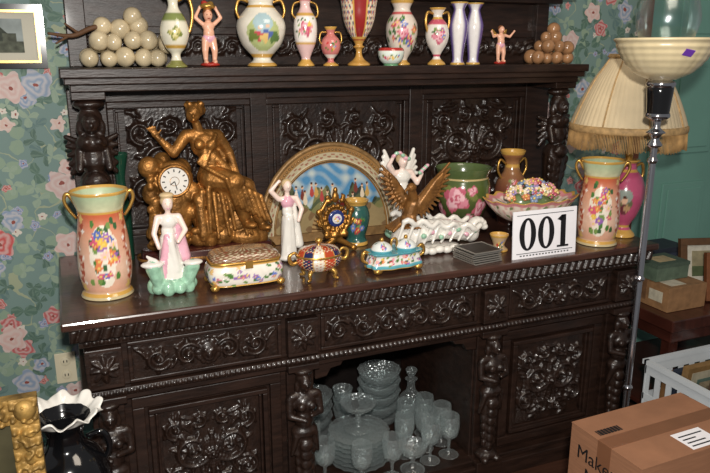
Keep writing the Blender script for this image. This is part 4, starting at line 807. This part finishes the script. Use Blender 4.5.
for x in(2.17,2.88):
    for y in(-.03,.53): mb.box(x,x+.045,y,y+.045,0,.45)
mb.box(2.17,2.9,-.02,.56,.12,.14); mb.build('low_side_table',[TW],bevel=.004)
# cartons and framed pictures on the table
mb=MB(); mb.box(0,.2,0,.26,0,.10,0,None,(150,112,76)); mb.box(-.002,.202,.115,.145,.02,.102,0,None,(120,86,58)); mb.box(-.001,0,.03,.10,.03,.075,0,None,(200,192,170)); mb.box(.03,.11,.02,.09,.10,.101,0,None,(206,198,178)); mb.build('small_carton',[MATTE],(2.19,.02,.5495),bevel=.002)
mb=MB(); mb.box(0,.17,0,.13,0,.055,0,None,(92,110,92)); mb.box(-.003,.173,-.003,.133,.055,.07,0,None,(78,94,80)); mb.box(.04,.13,.03,.1,.07,.071,0,None,(190,170,130)); mb.build('green_gift_box',[MATTE],(2.20,.10,.6515),bevel=.002)
def fpic(name,w,h,loc,rz,fc,pc):
    mb=MB(); T=Matrix.Rotation(-.22,4,'X')
    for a in ((0,w,0,.03),(0,w,h-.03,h),(0,.03,.03,h-.03),(w-.03,w,.03,h-.03)): mb.box(a[0],a[1],-.012,.012,a[2],a[3],0,T,fc)
    mb.box(.02,w-.02,-.002,.006,.02,h-.02,0,T,(206,200,184)); mb.box(.055,w-.055,-.004,-.001,.055,h-.055,0,T,pc); mb.box(.055,w-.055,-.0045,-.003,.055,h*.45,0,T,(84,96,64)); mb.ell((w*.5,-.003-.0,h*.5),(.02,.003,.03),0,12,None,(150,70,56)) if False else None
    return mb.build(name,[MATTE],loc,rz,bevel=.002)
fpic('framed_picture',.24,.2,(2.44,.06,.5515),-.35,(120,70,36),(130,148,140)); fpic('framed_picture',.26,.22,(2.46,.21,.5515),-.3,(96,66,40),(150,140,110))
mb=MB(); mb.box(0,.22,0,.14,0,.09,0,None,(60,68,86)); mb.box(-.004,.224,-.004,.144,.09,.115,0,None,(44,50,62)); mb.box(.05,.17,-.005,-.001,.02,.07,0,None,(150,144,130)); mb.build('storage_box',[MATTE],(2.50,.43,.5495),bevel=.003)

# ================================================================= LIGHT & CAMERA
w=bpy.data.worlds.new('World'); sc.world=w; w.use_nodes=True; bg=w.node_tree.nodes['Background']; bg.inputs[0].default_value=(.95,.95,.97,1); bg.inputs[1].default_value=.17
def area(name,loc,target,size,power,color=(1,1,1)):
    l=bpy.data.lights.new(name,'AREA'); l.size=size; l.energy=power; l.color=color; o=bpy.data.objects.new(name,l); sc.collection.objects.link(o); o.location=loc
    o.rotation_euler=(Vector(target)-Vector(loc)).to_track_quat('-Z','Y').to_euler(); return o
area('camera_flash',(.08,-1.95,1.74),(1.25,.4,.95),.07,58,(1,.96,.90))
area('overhead_fill',(1.1,-1.0,2.6),(1.3,.3,.8),.8,15,(1,.86,.70))  # weak warm fill added from above, not a fixture of the room
cam=bpy.data.cameras.new('camera'); cam.sensor_width=36; cam.lens=697/710*36; co=bpy.data.objects.new('camera',cam); sc.collection.objects.link(co)
co.location=(.0555,-1.8886,1.55); co.rotation_euler=(math.radians(90-14.9),0,-math.atan2(.3859,.9225)); sc.camera=co
sc.view_settings.view_transform='Standard'; sc.view_settings.look='None'
